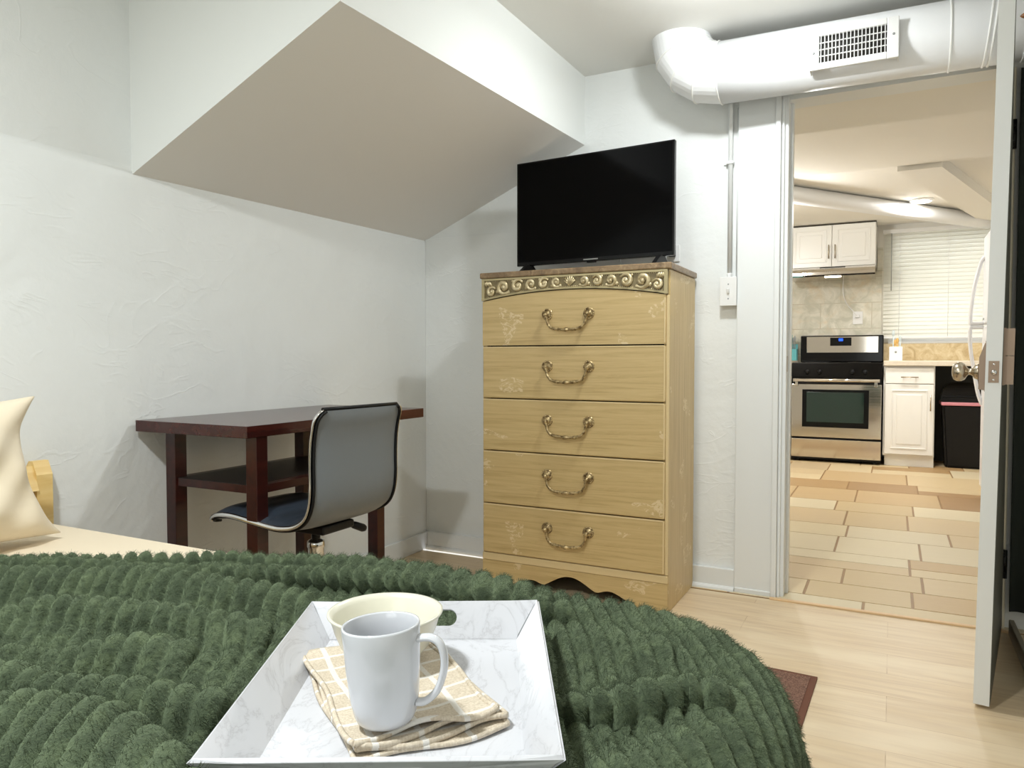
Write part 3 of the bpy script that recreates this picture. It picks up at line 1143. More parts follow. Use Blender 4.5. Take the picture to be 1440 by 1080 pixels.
half = [(0.058, 0.000, 0.0195), (0.112, 0.000, 0.021), (0.168, 0.000, 0.0225), (0.228, 0.000, 0.025), (0.292, 0.000, 0.029), (0.348, -0.012, 0.020)]
for sd in (-1, 1):
    for k, (ox, oz, rad) in enumerate(half):
        x = dcx + 0.002 + sd * ox
        zc = (arch_z(x) + fz1) / 2 + oz
        flip = 1 if k % 2 == 0 else -1
        spiral(x, zc, rad, 1.25, (PI if sd > 0 else 0) + 0.5 * flip * sd, flip * sd)
        if k % 2 == 0 and k < 5:
            sw_.sphere((x + sd * rad * 0.95, DY0 - 0.010, zc - rad * 0.55), 0.0085, 10, (1, 0.7, 1))
            sw_.sphere((x - sd * rad * 0.8, DY0 - 0.010, zc - rad * 0.7), 0.007, 10, (1, 0.7, 1))
        elif k < 5:
            sw_.sphere((x + sd * rad * 0.9, DY0 - 0.010, zc + rad * 0.75), 0.0065, 10, (1, 0.7, 1))
    # end leaf
    x = dcx + sd * 0.357
    zc = (arch_z(x) + fz1) / 2
    for dx_, a in ((0.0, 60), (0.012, 78), (-0.012, 40)):
        sw_.tube([(x + dx_ * sd, DY0 - 0.008, zc + 0.010), (x + dx_ * sd + sd * 0.012 * math.cos(R(a)), DY0 - 0.012, zc + 0.022), (x + dx_ * sd + sd * 0.022 * math.cos(R(a)), DY0 - 0.008, zc + 0.036)], [0.003, 0.0075, 0.001], 8)
# centre palmette
zc = arch_z(dcx) + 0.012
for k in range(-3, 4):
    a = R(90 + k * 17)
    L_ = 0.040 - 0.0025 * abs(k)
    sw_.tube([(dcx, DY0 - 0.008, zc), (dcx + math.cos(a) * L_ * 0.5, DY0 - 0.012, zc + math.sin(a) * L_ * 0.55), (dcx + math.cos(a) * L_ * 0.9, DY0 - 0.010, zc + math.sin(a) * L_)], [0.0016, 0.0030, 0.0042], 8)
sw_.build('scrollwork', 'frieze_metal', frz)

# ------------------------------------------------------------------ television
tvl, tvr = Vector((-1.452, 2.872, 0)), Vector((-0.752, 2.822, 0))
tvc = (tvl + tvr) / 2
tva = math.atan2(tvr.y - tvl.y, tvr.x - tvl.x)
tv = thing('television', 'flat black television standing on top of the dresser', 'television', (tvc.x, tvc.y, DTOP))
W2 = (tvr - tvl).length / 2
TM = Matrix.Translation((tvc.x, tvc.y, 0)) @ Matrix.Rotation(tva, 4, 'Z')


def tvbuild(mb, name, mat, parent=tv):
    bmesh.ops.transform(mb.bm, matrix=TM, verts=mb.bm.verts)
    return mb.build(name, mat, parent)


TZ0, TZ1 = 1.350, 1.790
body = tvbuild(MB().box(-W2, W2, 0.0, 0.022, TZ0, TZ1, 0.002).box(-W2 + 0.08, W2 - 0.08, 0.022, 0.06, TZ0 + 0.02, TZ1 - 0.12, 0.01), 'tv_body', 'black_gloss')
tvbuild(MB().box(-W2 + 0.008, W2 - 0.008, -0.0012, 0.001, TZ0 + 0.016, TZ1 - 0.007, 0.0), 'screen', 'tv_screen')
tvbuild(MB().box(-0.032, 0.032, -0.0015, 0.001, TZ0 + 0.006, TZ0 + 0.0105, 0.0), 'name_badge', 'gray_tool', body)
tvbuild(MB().box(-0.02, 0.02, 0.002, 0.014, TZ0 - 0.005, TZ0 + 0.001, 0.0015), 'sensor_bar', 'black_plastic', body)
for sx in (-1, 1):
    xb = sx * (W2 - 0.055)
    ft = MB()
    ft.prism([(-0.055, DTOP), (-0.075, DTOP + 0.001), (-0.075, DTOP + 0.006), (-0.01, TZ0 + 0.004), (0.032, TZ0 + 0.004), (0.09, DTOP + 0.006), (0.09, DTOP), (0.06, DTOP), (0.02, DTOP + 0.02), (0.0, DTOP + 0.02)], 'X', xb - 0.009, xb + 0.009)
    tvbuild(ft, 'foot', 'black_plastic')
pk = MB().lathe([(0, 0), (0.024, 0), (0.026, 0.004), (0.024, 0.012), (0.0, 0.013)], (0, 0, 0), 'Z', 24)
o = pk.build('streaming_puck', 'black_plastic', None)
o.location = (-0.862, 2.93, DTOP + 0.0005)
tag(o, 'small flat black puck on the dresser under the television', 'media player')

# ------------------------------------------------------------------ desk
TXB, TXF, TY0, TY1, TT = -2.058, -1.588, 1.482, 2.352, 0.763
dk = thing('desk', 'dark mahogany desk with lower shelf against the white stucco wall', 'desk', ((TXB + TXF) / 2, (TY0 + TY1) / 2, 0))
MB().box(TXB, TXF, TY0, TY1, TT - 0.034, TT, 0.0015).build('tabletop', ['mahogany_top'], dk)
lg = 0.042
lx = (-1.972, -1.634)
ly = (1.52, 2.068)
for x in lx:
    for y in ly:
        MB().box(x, x + lg, y, y + lg, 0, TT - 0.034, 0.0015).build('leg', 'mahogany', dk)
sh_ = MB().box(lx[0] + 0.006, lx[1] + lg - 0.006, ly[0] + 0.006, ly[1] + lg - 0.006, 0.565, 0.5885, 0.001).build('shelf', 'mahogany', dk)
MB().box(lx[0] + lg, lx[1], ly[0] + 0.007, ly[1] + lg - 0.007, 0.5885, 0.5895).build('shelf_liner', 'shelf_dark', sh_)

# ------------------------------------------------------------------ office chair
CYc, CXc = 1.698, -1.54
ch = thing('office_chair', 'armless grey vinyl swivel chair with chrome side rails at the desk', 'chair', (CXc, CYc, 0))
CA = R(-3.0)
CMt = Matrix.Translation((CXc, CYc, 0)) @ Matrix.Rotation(CA, 4, 'Z') @ Matrix.Translation((-CXc, -CYc, 0))
# side profile (x, z): front lip -> seat -> bend -> back
cp = [(-1.792, 0.470), (-1.780, 0.482), (-1.755, 0.492), (-1.70, 0.495), (-1.62, 0.488), (-1.54, 0.480), (-1.49, 0.480), (-1.44, 0.490), (-1.402, 0.515), (-1.384, 0.553), (-1.378, 0.60), (-1.378, 0.66), (-1.375, 0.72), (-1.366, 0.77), (-1.350, 0.812)]


cps = smoothp(cp, 4)
NP = len(cps)
CW = 0.178


def cnormal(i):
    a, b = cps[max(i - 1, 0)], cps[min(i + 1, NP - 1)]
    d = Vector((b[0] - a[0], b[1] - a[1])).normalized()
    return Vector((-d.y, d.x))    # points to the sitter's side (up / towards the desk)


def chalf(i):                      # rounded top corners of the back and front of the seat
    s_ = i / (NP - 1)
    w_ = CW
    if s_ > 0.94:
        w_ -= 0.022 * ((s_ - 0.94) / 0.06) ** 2.2
    if s_ < 0.05:
        w_ -= 0.03 * ((0.05 - s_) / 0.05) ** 2
    return w_


def cshell(mb, off0, puff, mi, rows=(0, None), nw=20):
    r0, r1 = rows[0], rows[1] or NP - 1

    def fn(u, v):
        i = r0 + int(round(u * (r1 - r0)))
        nrm = cnormal(i)
        y_ = (v * 2 - 1)
        edge = (1 - abs(y_) ** 5)
        endf = min(1.0, (i + 0.3) / 3.0, (NP - 1 - i + 0.3) / 3.0)
        stitch = 0.0
        if puff > 0 and off0 > 0:
            stitch = -0.003 * (1 if (i % 6 == 0) else 0)
        o_ = off0 + (puff * edge * endf + stitch) * (1 if off0 >= 0 else -1)
        p = cps[i]
        return CMt @ Vector((p[0] + nrm.x * o_, CYc + y_ * (chalf(i) - 0.004), p[1] + nrm.y * o_))
    mb.grid(fn, r1 - r0, nw, mi=mi)


sb = MB()
cshell(sb, 0.004, 0.016, 0)
sb.build('seat_pad', 'vinyl_slate', ch)
bk = MB()
cshell(bk, -0.004, 0.012, 0)
bk.build('back_shell', 'vinyl_gray', ch)
# chrome side rails and black piping
for sd in (-1, 1):
    pth = [CMt @ Vector((p[0], CYc + sd * (chalf(i) + 0.001), p[1])) for i, p in enumerate(cps)]
    MB().tube(pth, 0.0062, 10, flat=(1.25, 0.55)).build('side_rail', 'chrome', ch)
    pth = [CMt @ Vector((p[0] - cnormal(i).x * 0.008, CYc + sd * (chalf(i) - 0.006), p[1] - cnormal(i).y * 0.008)) for i, p in enumerate(cps)]
    MB().tube(pth, 0.0045, 8).build('piping', 'black_plastic', ch)
pth = [CMt @ Vector((cps[-1][0] - 0.002, CYc + y_ * chalf(NP - 1), cps[-1][1] + 0.002)) for y_ in (-1, -0.5, 0, 0.5, 1)]
MB().tube(pth, 0.0055, 8).build('top_piping', 'black_plastic', ch)
# mechanism, gas lift, lever, star base
gx, gy = -1.53, 1.69
MB().box(gx - 0.09, gx + 0.09, gy - 0.07, gy + 0.07, 0.443, 0.468, 0.006).build('tilt_plate', 'black_plastic', ch)
MB().tube([(gx, gy, 0.24), (gx, gy, 0.445)], 0.0135, 20).build('gas_lift', 'chrome', ch)
MB().lathe([(0.020, 0.12), (0.0235, 0.13), (0.0235, 0.385), (0.026, 0.388), (0.026, 0.405), (0.019, 0.41), (0.014, 0.412)], (gx, gy, 0), 'Z', 24).build('lift_sleeve', 'chrome', ch)
lv = MB()
lv.tube([(gx + 0.02, gy + 0.03, 0.452), (gx + 0.045, gy + 0.075, 0.449), (gx + 0.052, gy + 0.09, 0.444)], 0.004, 8)
lv.tube([(gx + 0.052, gy + 0.088, 0.446), (gx + 0.060, gy + 0.105, 0.438), (gx + 0.070, gy + 0.135, 0.424), (gx + 0.073, gy + 0.142, 0.421)], [0.007, 0.0115, 0.0125, 0.009], 10)
lv.build('height_lever', 'black_plastic', ch)
MB().lathe([(0.0, 0.06), (0.035, 0.06), (0.04, 0.09), (0.03, 0.13), (0.0, 0.13)], (gx, gy, 0), 'Z', 24).build('base_hub', 'chrome', ch)
for k in range(5):
    a = R(20 + 72 * k)
    ex, ey = gx + 0.26 * math.cos(a), gy + 0.26 * math.sin(a)
    MB().tube([(gx + 0.03 * math.cos(a), gy + 0.03 * math.sin(a), 0.105), (gx + 0.15 * math.cos(a), gy + 0.15 * math.sin(a), 0.092), (ex, ey, 0.070)], [0.02, 0.016, 0.012], 10).build('base_leg', 'chrome', ch)
    MB().lathe([(0.0, -0.011), (0.022, -0.011), (0.024, -0.006), (0.024, 0.006), (0.022, 0.011), (0.0, 0.011)], (ex, ey, 0.0245), 'Y', 20).tube([(ex, ey, 0.03), (ex, ey, 0.068)], 0.006, 8).build('caster', 'black_plastic', ch)

# ------------------------------------------------------------------ bed frame, mattress, pillow
BX0, BX1, BY0, BY1, BZ = -2.02, -0.10, -0.33, 1.185, 0.520
bf = thing('bed_frame', 'pale pine bed frame with a low slatted headboard at the left edge', 'bed', ((BX0 + BX1) / 2, (BY0 + BY1) / 2, 0))
for y in (1.165, -0.355):
    pp = MB().prism([(-2.070, 0.0), (-2.022, 0.0), (-2.022, 0.640), (-2.040, 0.676), (-2.058, 0.676), (-2.070, 0.660)], 'Y', y, y + 0.042)
    pp.build('headboard_post', 'pine', bf)
for z0, z1, xo in ((0.600, 0.664, 0.0), (0.556, 0.590, 0.004)):
    sl = MB()
    sl.prism([(-2.048 + xo + 0.018, z0), (-2.030 + xo + 0.018, z0), (-2.046 + xo + 0.006, z1), (-2.060 + xo + 0.006, z1)], 'Y', -0.313, 1.165)
    sl.build('headboard_slat', 'pine', bf)
MB().box(-2.045, -2.028, -0.313, 1.165, 0.16, 0.42, 0.002).build('headboard_panel', 'pine', bf)
for y in (1.158, -0.333):
    MB().box(-2.022, BX1 - 0.15, y, y + 0.022, 0.18, 0.30, 0.002).build('side_rail', 'pine', bf)
MB().box(BX1 - 0.17, BX1 - 0.15, -0.31, 1.158, 0.18, 0.30, 0.002).build('foot_rail', 'pine', bf)
for x, y in ((BX1 - 0.22, -0.30), (BX1 - 0.22, 1.11), (-1.08, 0.40)):
    MB().box(x, x + 0.045, y, y + 0.045, 0, 0.28 if x > -1 else 0.27, 0.002).build('leg', 'pine', bf)
sp_ = MB()
for k in range(12):
    x = -1.97 + k * 0.16
    sp_.box(x, x + 0.07, -0.311, 1.158, 0.27, 0.285)
sp_.build('bed_slats', 'pine', bf)
mt = MB()
rc_ = 0.14
mx0, mx1, my0, my1 = BX0, BX1 - 0.055, BY0 + 0.02, BY1 - 0.028
mo_ = []
for (qx, qy, qa) in ((mx1 - rc_, my1 - rc_, 0), (mx0 + 0.05, my1 - 0.05, 90), (mx0 + 0.05, my0 + 0.05, 180), (mx1 - rc_, my0 + rc_, 270)):
    rr_ = rc_ if qx > -1 else 0.05
    for k in range(9):
        a_ = R(qa + 90 * k / 8)
        mo_.append((qx + rr_ * math.cos(a_), qy + rr_ * math.sin(a_)))
mt.prism(mo_, 'Z', 0.287, BZ)
bmesh.ops.bevel(mt.bm, geom=[e for e in mt.bm.edges if abs(e.verts[0].co.z - e.verts[1].co.z) < 1e-6], offset=0.035, segments=5, affect='EDGES')
o = mt.build('mattress', 'cream_cotton', None, ((BX0 + BX1) / 2, (BY0 + BY1) / 2, 0.287))
for p in o.data.polygons:
    p.use_smooth = p.area < 0.05
tag(o, 'mattress in a cream fitted sheet lying on the pine bed frame', 'mattress')

# pillow leaning on the headboard: cushion with flanged, pointed corners
pw = MB()
PB = Vector((-1.785, 0.688, 0.528))       # bottom centre
pu = Vector((0.06, 1.0, 0.0)).normalized()
pv = Vector((-0.14, -0.16, 1.0)).normalized()
pn = pu.cross(pv).normalized()


def pil(side):
    def fn(u, v):
        a, b = u * 2 - 1, v * 2 - 1
        th = (max(0, 1 - abs(a) ** 3.0) * max(0, 1 - abs(b) ** 3.0)) ** 0.55
        pinch = 1 - 0.17 * (1 - abs(b + 0.1) ** 2) * abs(a) ** 3 - 0.05 * (b > 0) * b * abs(a)
        pinchv = 1 - 0.06 * (1 - abs(a) ** 2) * abs(b) ** 3
        p = PB + pu * (a * 0.405 * pinch) + pv * (0.170 + b * 0.167 * pinchv)
        wr = 0.009 * math.sin(9 * a + 4 * b + 3 * a * b) * th + 0.006 * math.sin(17 * a - 9 * b)
        corner = max(0, abs(a) - 0.8) * max(0, b - 0.6) * 0.6
        return p + pn * (side * (0.105 * th) + wr * (0.3 + th)) + Vector((0.5, 0.1, 0.25)) * corner
    return fn


pw.grid(pil(1), 44, 32)
pw.grid(pil(-1), 44, 32)
bmesh.ops.remove_doubles(pw.bm, verts=pw.bm.verts, dist=0.0006)
o = pw.build('pillow', 'cream_pillow', None, PB)
ss = o.modifiers.new('smooth', 'SUBSURF')
ss.levels = 1
ss.render_levels = 1
tag(o, 'cream pillow propped upright against the pine headboard', 'pillow')

# ------------------------------------------------------------------ green ribbed plush blanket
STEP = 0.0028
gx_ = np.arange(-1.78, 0.40, STEP)
gy_ = np.arange(-0.36, 1.62, STEP)
U, V = np.meshgrid(gx_, gy_, indexing='ij')


def vnoise(x, y, seed):
    """smooth value noise in numpy"""
    xi, yi = np.floor(x).astype(int), np.floor(y).astype(int)
    xf, yf = x - xi, y - yi

    def h(a, b):
        n = (a * 374761393 + b * 668265263 + seed * 974634777) & 0x7fffffff
        n = (n ^ (n >> 13)) * 1274126177 & 0x7fffffff
        return ((n ^ (n >> 16)) & 0xffff) / 65535.0
    sx, sy = xf * xf * (3 - 2 * xf), yf * yf * (3 - 2 * yf)
    return (h(xi, yi) * (1 - sx) + h(xi + 1, yi) * sx) * (1 - sy) + (h(xi, yi + 1) * (1 - sx) + h(xi + 1, yi + 1) * sx) * sy


FX, FY, RC = -0.185, 1.155, 0.22       # top outline before the drop; corner radius
BASE = 0.529
# distance beyond the rounded outline
cx_, cy_ = FX - RC, FY - RC
ax_, ay_ = U - cx_, V - cy_
cor = (ax_ > 0) & (ay_ > 0)
dist_c = np.sqrt(ax_ ** 2 + ay_ ** 2)
dout = np.where(cor, dist_c - RC, np.maximum(U - FX, V - FY))
nx_ = np.where(cor, ax_ / np.maximum(dist_c, 1e-6), (U - FX >= V - FY).astype(float))
ny_ = np.where(cor, ay_ / np.maximum(dist_c, 1e-6), (U - FX < V - FY).astype(float))
dpos = np.maximum(dout, 0)
RB = 0.085
ang_ = np.minimum(dpos / RB, R(82))
past = np.maximum(dpos - RB * R(82), 0)
hor = RB * np.sin(ang_) + past * math.cos(R(82))
ver = RB * (1 - np.cos(ang_)) + past * math.sin(R(82))
PX = U - nx_ * dpos + nx_ * hor
PY = V - ny_ * dpos + ny_ * hor
# hanging folds
along = np.where(cor, np.arctan2(ay_, np.maximum(ax_, 1e-6)) * RC * 1.5, np.where(nx_ > 0.5, V - cy_, 0.25 + cx_ - U))
flare = 0.022 * np.sin(along * 26 + 1.0) + 0.014 * np.sin(along * 47 + past * 5)
fl = np.clip(past / 0.25, 0, 1)
PX = PX + nx_ * flare * fl
PY = PY + ny_ * flare * fl
Z = BASE - ver


def seg_field(pts, x, y):
    """distance to polyline, signed by side, and interpolated parameter"""
    best = np.full(x.shape, 1e9)
    sg = np.zeros(x.shape)
    par = np.zeros(x.shape)
    n = len(pts) - 1
    for i in range(n):
        (xa, ya), (xb, yb) = pts[i][:2], pts[i + 1][:2]
        dx, dy = xb - xa, yb - ya
        L2 = dx * dx + dy * dy
        t_ = np.clip(((x - xa) * dx + (y - ya) * dy) / L2, 0, 1)
        ex, ey = x - (xa + t_ * dx), y - (ya + t_ * dy)
        d_ = np.sqrt(ex * ex + ey * ey)
        c_ = dx * ey - dy * ex
        mk = d_ < best
        best = np.where(mk, d_, best)
        sg = np.where(mk, np.sign(c_), sg)
        par = np.where(mk, (i + t_) / n, par)
    return best, sg, par


LX, LY = np.zeros(U.shape), np.zeros(U.shape)


def ridge(pts, h, wl, wr, lean=0.0, fade=0.12):
    """wl: width on the left of the path (far side), wr: width on the right (camera side)"""
    global LX, LY
    d_, s_, p_ = seg_field(pts, U, V)
    w_ = np.where(s_ > 0, wl, wr)
    env = np.clip(p_ / fade, 0, 1) * np.clip((1 - p_) / fade, 0, 1)
    env = env * env * (3 - 2 * env)
    g = np.exp(-(d_ / w_) ** 2) * env
    if lean:
        n_ = Vector((pts[-1][1] - pts[0][1], pts[0][0] - pts[-1][0])).normalized()
        LX = LX + n_.x * lean * g
        LY = LY + n_.y * lean * g
    return h * g


top = np.clip(1 - dpos / 0.10, 0, 1)
wz = np.zeros(U.shape)
for rd in (
    # far roll of the blanket, running diagonally to the far edge of the bed
    ([(-1.95, 0.62), (-1.566, 0.845), (-1.368, 0.940), (-1.203, 1.040), (-1.027, 1.100), (-0.86, 1.135), (-0.66, 1.140), (-0.46, 1.125)], 0.036, 0.036, 0.024, 0.030),
    ([(-1.22, 0.975), (-1.03, 1.035), (-0.88, 1.085), (-0.70, 1.105), (-0.56, 1.095), (-0.40, 1.06)], 0.030, 0.030, 0.022, 0.045),
    ([(-1.70, 0.715), (-1.50, 0.815), (-1.34, 0.885), (-1.20, 0.940), (-1.04, 0.980)], 0.026, 0.022, 0.022, 0.026),
    # second line of scallops
    ([(-1.66, 0.58), (-1.394, 0.725), (-1.227, 0.805), (-1.105, 0.850), (-1.00, 0.880), (-0.90, 0.897), (-0.70, 0.915)], 0.039, 0.022, 0.055, 0.014),
    ([(-1.46, 0.50), (-1.196, 0.630), (-1.165, 0.665), (-1.103, 0.705), (-0.969, 0.755), (-0.881, 0.79), (-0.79, 0.80)], 0.036, 0.020, 0.050, 0.014),
    ([(-1.25, 0.47), (-1.08, 0.55), (-0.98, 0.60), (-0.92, 0.66), (-0.84, 0.70)], 0.024, 0.020, 0.05, 0.012),
    ([(-1.12, 0.40), (-0.959, 0.490), (-0.921, 0.508), (-0.85, 0.515), (-0.775, 0.535), (-0.70, 0.555), (-0.62, 0.60)], 0.048, 0.022, 0.045, 0.022),
    ([(-1.00, 0.34), (-0.832, 0.425), (-0.774, 0.445), (-0.692, 0.455), (-0.608, 0.445), (-0.52, 0.43), (-0.38, 0.34)], 0.070, 0.028, 0.11, 0.012),
    # right of the tray
    ([(-0.42, 0.720), (-0.365, 0.785), (-0.315, 0.815), (-0.262, 0.825), (-0.225, 0.885), (-0.15, 0.90)], 0.026, 0.022, 0.020, 0.018),
    ([(-0.30, 0.60), (-0.22, 0.70), (-0.16, 0.80), (-0.13, 0.92)], 0.012, 0.03, 0.03),
    ([(-0.50, 0.965), (-0.38, 1.000), (-0.26, 1.01)], 0.012, 0.04, 0.05),
):
    wz = np.maximum(wz, 0) + ridge(*rd)
for rd in (
    ([(-1.33, 0.885), (-1.12, 0.935), (-0.90, 0.985), (-0.74, 1.010), (-0.56, 1.01), (-0.44, 0.99)], -0.014, 0.030, 0.022),
    ([(-0.45, 0.68), (-0.375, 0.745), (-0.31, 0.775), (-0.235, 0.79)], -0.012, 0.020, 0.026),
    ([(-1.30, 0.60), (-1.10, 0.665), (-0.95, 0.715), (-0.86, 0.755)], -0.010, 0.020, 0.022),
    ([(-1.05, 0.57), (-0.90, 0.60), (-0.80, 0.63), (-0.70, 0.65)], -0.010, 0.03, 0.03),
):
    wz = wz + ridge(*rd)
wz += 0.018 * (vnoise(U * 5.0 + 3, V * 5.0, 5) - 0.5) + 0.014 * (vnoise(U * 12, V * 12, 9) - 0.5)
wz = np.maximum(wz, -0.006)
# keep the blanket flat and low beneath the tray
TRC, TRA, TW_, TD_ = (-0.4815, 0.6785), R(28.3), 0.314, 0.406
lx_ = (U - TRC[0]) * math.cos(TRA) + (V - TRC[1]) * math.sin(TRA)
ly_ = -(U - TRC[0]) * math.sin(TRA) + (V - TRC[1]) * math.cos(TRA)
dt_ = np.maximum(np.abs(lx_) - TW_ / 2, np.abs(ly_) - TD_ / 2)
inside = np.clip(-dt_ / 0.035 + 0.6, 0, 1)
inside = inside * inside * (3 - 2 * inside)
wz = wz * (1 - inside) + 0.0125 * inside
Z = Z + wz * top
PX = PX + LX * top * (1 - inside)
PY = PY + LY * top * (1 - inside)
# head edge: rolls down on the sheet along a diagonal
hd, hs, _ = seg_field([(-1.645, -0.60), (-1.645, 0.30), (-1.640, 0.795), (-1.63, 0.815), (-1.566, 0.850), (-1.368, 0.945), (-1.203, 1.055), (-1.10, 1.125), (-1.02, 1.30), (-0.98, 1.70)], U, V)
head = hd * hs                         # > 0 beyond the edge
roll = np.clip(1 + head / 0.05, 0, 1)
Zedge = BZ + 0.008
Z = np.where(dout < 0.02, np.where(roll > 0, Zedge + (Z - Zedge) * np.sqrt(np.clip(1 - roll ** 2, 0, 1)), Z), Z)
# ribs displaced along the normal of the cloth
P3 = np.stack([PX, PY, Z], -1)
du = np.gradient(P3, axis=0)
dv_ = np.gradient(P3, axis=1)
N = np.cross(du, dv_)
N /= np.maximum(np.linalg.norm(N, axis=-1, keepdims=True), 1e-9)
dirn = (0.86, 0.51)
wsl = np.zeros(U.shape)
q = U * dirn[0] + V * dirn[1]
q = q + 0.030 * (vnoise(U * 4.0 + 7, V * 4.0, 21) - 0.5) + 0.012 * (vnoise(U * 10, V * 10 + 4, 22) - 0.5) + 0.10 * np.clip(-0.55 - U, 0, 2) * (V - 0.7)
PER = 0.0285
ph = (q / PER) % 1.0
lobe = np.clip(1 - np.abs(2 * ph - 1) ** 2.2, 0, 1) ** 0.70
amp = 0.0150 * (0.78 + 0.5 * vnoise(U * 9, V * 9, 31))
fur = 0.0016 * (vnoise(U * 260, V * 200, 41) - 0.5) + 0.0018 * (vnoise(U * 120, V * 90, 43) - 0.5) + 0.002 * (vnoise(U * 45, V * 30, 45) - 0.5)
P3 = P3 + N * (amp * lobe + fur)[..., None]
# under the tray nothing may stand above its base
lim = 0.558
P3[..., 2] = np.where(dt_ < -0.02, np.minimum(P3[..., 2], lim), P3[..., 2])
nu_, nv_ = U.shape
keep_v = (head < 0.0) & (P3[..., 2] > 0.16)
idx = np.arange(nu_ * nv_).reshape(nu_, nv_)
k4 = keep_v[:-1, :-1] & keep_v[1:, :-1] & keep_v[1:, 1:] & keep_v[:-1, 1:]
quads = np.stack([idx[:-1, :-1], idx[1:, :-1], idx[1:, 1:], idx[:-1, 1:]], -1)[k4]
used = np.unique(quads)
remap = np.full(nu_ * nv_, -1)
remap[used] = np.arange(len(used))
co = P3.reshape(-1, 3)[used]
quads = remap[quads]
me = bpy.data.meshes.new('blanket')
borig = np.array([-0.9, 0.5, BZ])
me.vertices.add(len(co))
me.vertices.foreach_set('co', (co - borig).astype(np.float32).ravel())
me.loops.add(quads.size)
me.loops.foreach_set('vertex_index', quads.astype(np.int32).ravel())
me.polygons.add(len(quads))
me.polygons.foreach_set('loop_start', np.arange(0, quads.size, 4, dtype=np.int32))
me.polygons.foreach_set('use_smooth', np.ones(len(quads), dtype=bool))
me.update(calc_edges=True)
lobe_u = lobe.reshape(-1)[used]
sa_ = me.attributes.new('seam', 'FLOAT', 'POINT')
sa_.data.foreach_set('value', (np.clip(1 - lobe_u / 0.20, 0, 1) * 0.40).astype(np.float32))
bl = link('blanket', me, 'green_plush')
bl.location = tuple(borig)
tag(bl, 'rumpled dark green ribbed plush blanket spread over the bed', 'blanket')

ps_m = bl.modifiers.new('pile', 'PARTICLE_SYSTEM')
pst = bl.particle_systems[0].settings
pst.type = 'HAIR'
pst.count = 240000
pst.hair_length = 0.0028
pst.hair_step = 2
pst.render_step = 2
pst.display_step = 2
pst.use_advanced_hair = True
pst.brownian_factor = 0.0
pst.factor_random = 0.0012
pst.tangent_factor = 0.001
pst.root_radius = 0.045
pst.tip_radius = 0.015
pst.radius_scale = 0.012
pst.child_type = 'NONE'
pst.material = 1
vg = bl.vertex_groups.new(name='pile')
vg.add([int(i) for i in np.nonzero(lobe_u > 0.66)[0]], 1.0, 'REPLACE')
bl.particle_systems[0].vertex_group_density = 'pile'

# ------------------------------------------------------------------ serving tray with mug, bowl, napkin
TRF, TRR = 0.5685, 0.611        # floor and rim heights
TrM = Matrix.Translation((TRC[0], TRC[1], 0)) @ Matrix.Rotation(TRA, 4, 'Z')
tr = MB()
fw, fd, ow, od = TW_ / 2 - 0.030, TD_ / 2 - 0.032, TW_ / 2, TD_ / 2
zf, zr = TRF, TRR
tr.poly([(-fw, -fd, zf), (fw, -fd, zf), (fw, fd, zf), (-fw, fd, zf)])
for sx in (-1, 1):
    tr.poly([(sx * fw, -fd, zf), (sx * fw, fd, zf), (sx * ow, od, zr), (sx * ow, -od, zr)])


def endwall(sy):
    """flared end wall with a stadium handle hole"""
    HWd, HHt, zc_ = 0.034, 0.0085, 0.56
    Hn = math.hypot(zr - zf, od - fd)

    def mp(s_, t_):       # t_ 0..1 up the wall, s_ metres along
        return (s_, sy * (fd + (od - fd) * t_), zf + (zr - zf) * t_)
    N_ = 48
    inner, outer = [], []
    for k in range(N_):
        a = 2 * PI * k / N_
        ca, sa = math.cos(a), math.sin(a)
        ix = HHt * 1.3 * ca + (HWd if ca > 1e-6 else (-HWd if ca < -1e-6 else 0))
        it = zc_ + HHt * 1.3 * sa / Hn
        inner.append(mp(ix, it))
    # outer boundary: four corners inserted at nearest angles
    corners = {}
    for k in range(N_):
        a = 2 * PI * (k + 0.0) / N_
        ca, sa = math.cos(a), math.sin(a)
        ux, ut = ca, sa
        m_ = max(abs(ca), abs(sa))
        bx, bt = ca / m_, sa / m_            # on unit square
        t_ = (bt + 1) / 2
        hw = fw + (ow - fw) * t_
        outer.append(mp(bx * hw, t_))
    vi = [tr.bm.verts.new(p) for p in inner]
    vo = [tr.bm.verts.new(p) for p in outer]
    for k in range(N_):
        tr.bm.faces.new((vi[k], vi[(k + 1) % N_], vo[(k + 1) % N_], vo[k]))


endwall(1)
endwall(-1)
bmesh.ops.remove_doubles(tr.bm, verts=tr.bm.verts, dist=1e-5)
o = tr.build('serving_tray', 'marble_melamine', None)
so = o.modifiers.new('thickness', 'SOLIDIFY')
so.thickness = 0.005
so.offset = -1.0
bv = o.modifiers.new('edge', 'BEVEL')
bv.width = 0.0012
bv.segments = 2
bv.limit_method = 'ANGLE'
bv.angle_limit = R(60)
# make sure the thickness grows downwards/outwards
o.data.update()
if sum(p.normal.z * p.area for p in o.data.polygons) < 0:
    o.data.flip_normals()
o.location = (TRC[0], TRC[1], 0.5635)
o.rotation_euler = (0, 0, TRA)
o.data.transform(Matrix.Translation((0, 0, -0.5635)))
tag(o, 'white marble-patterned serving tray with cut-out handles lying on the green blanket', 'tray')

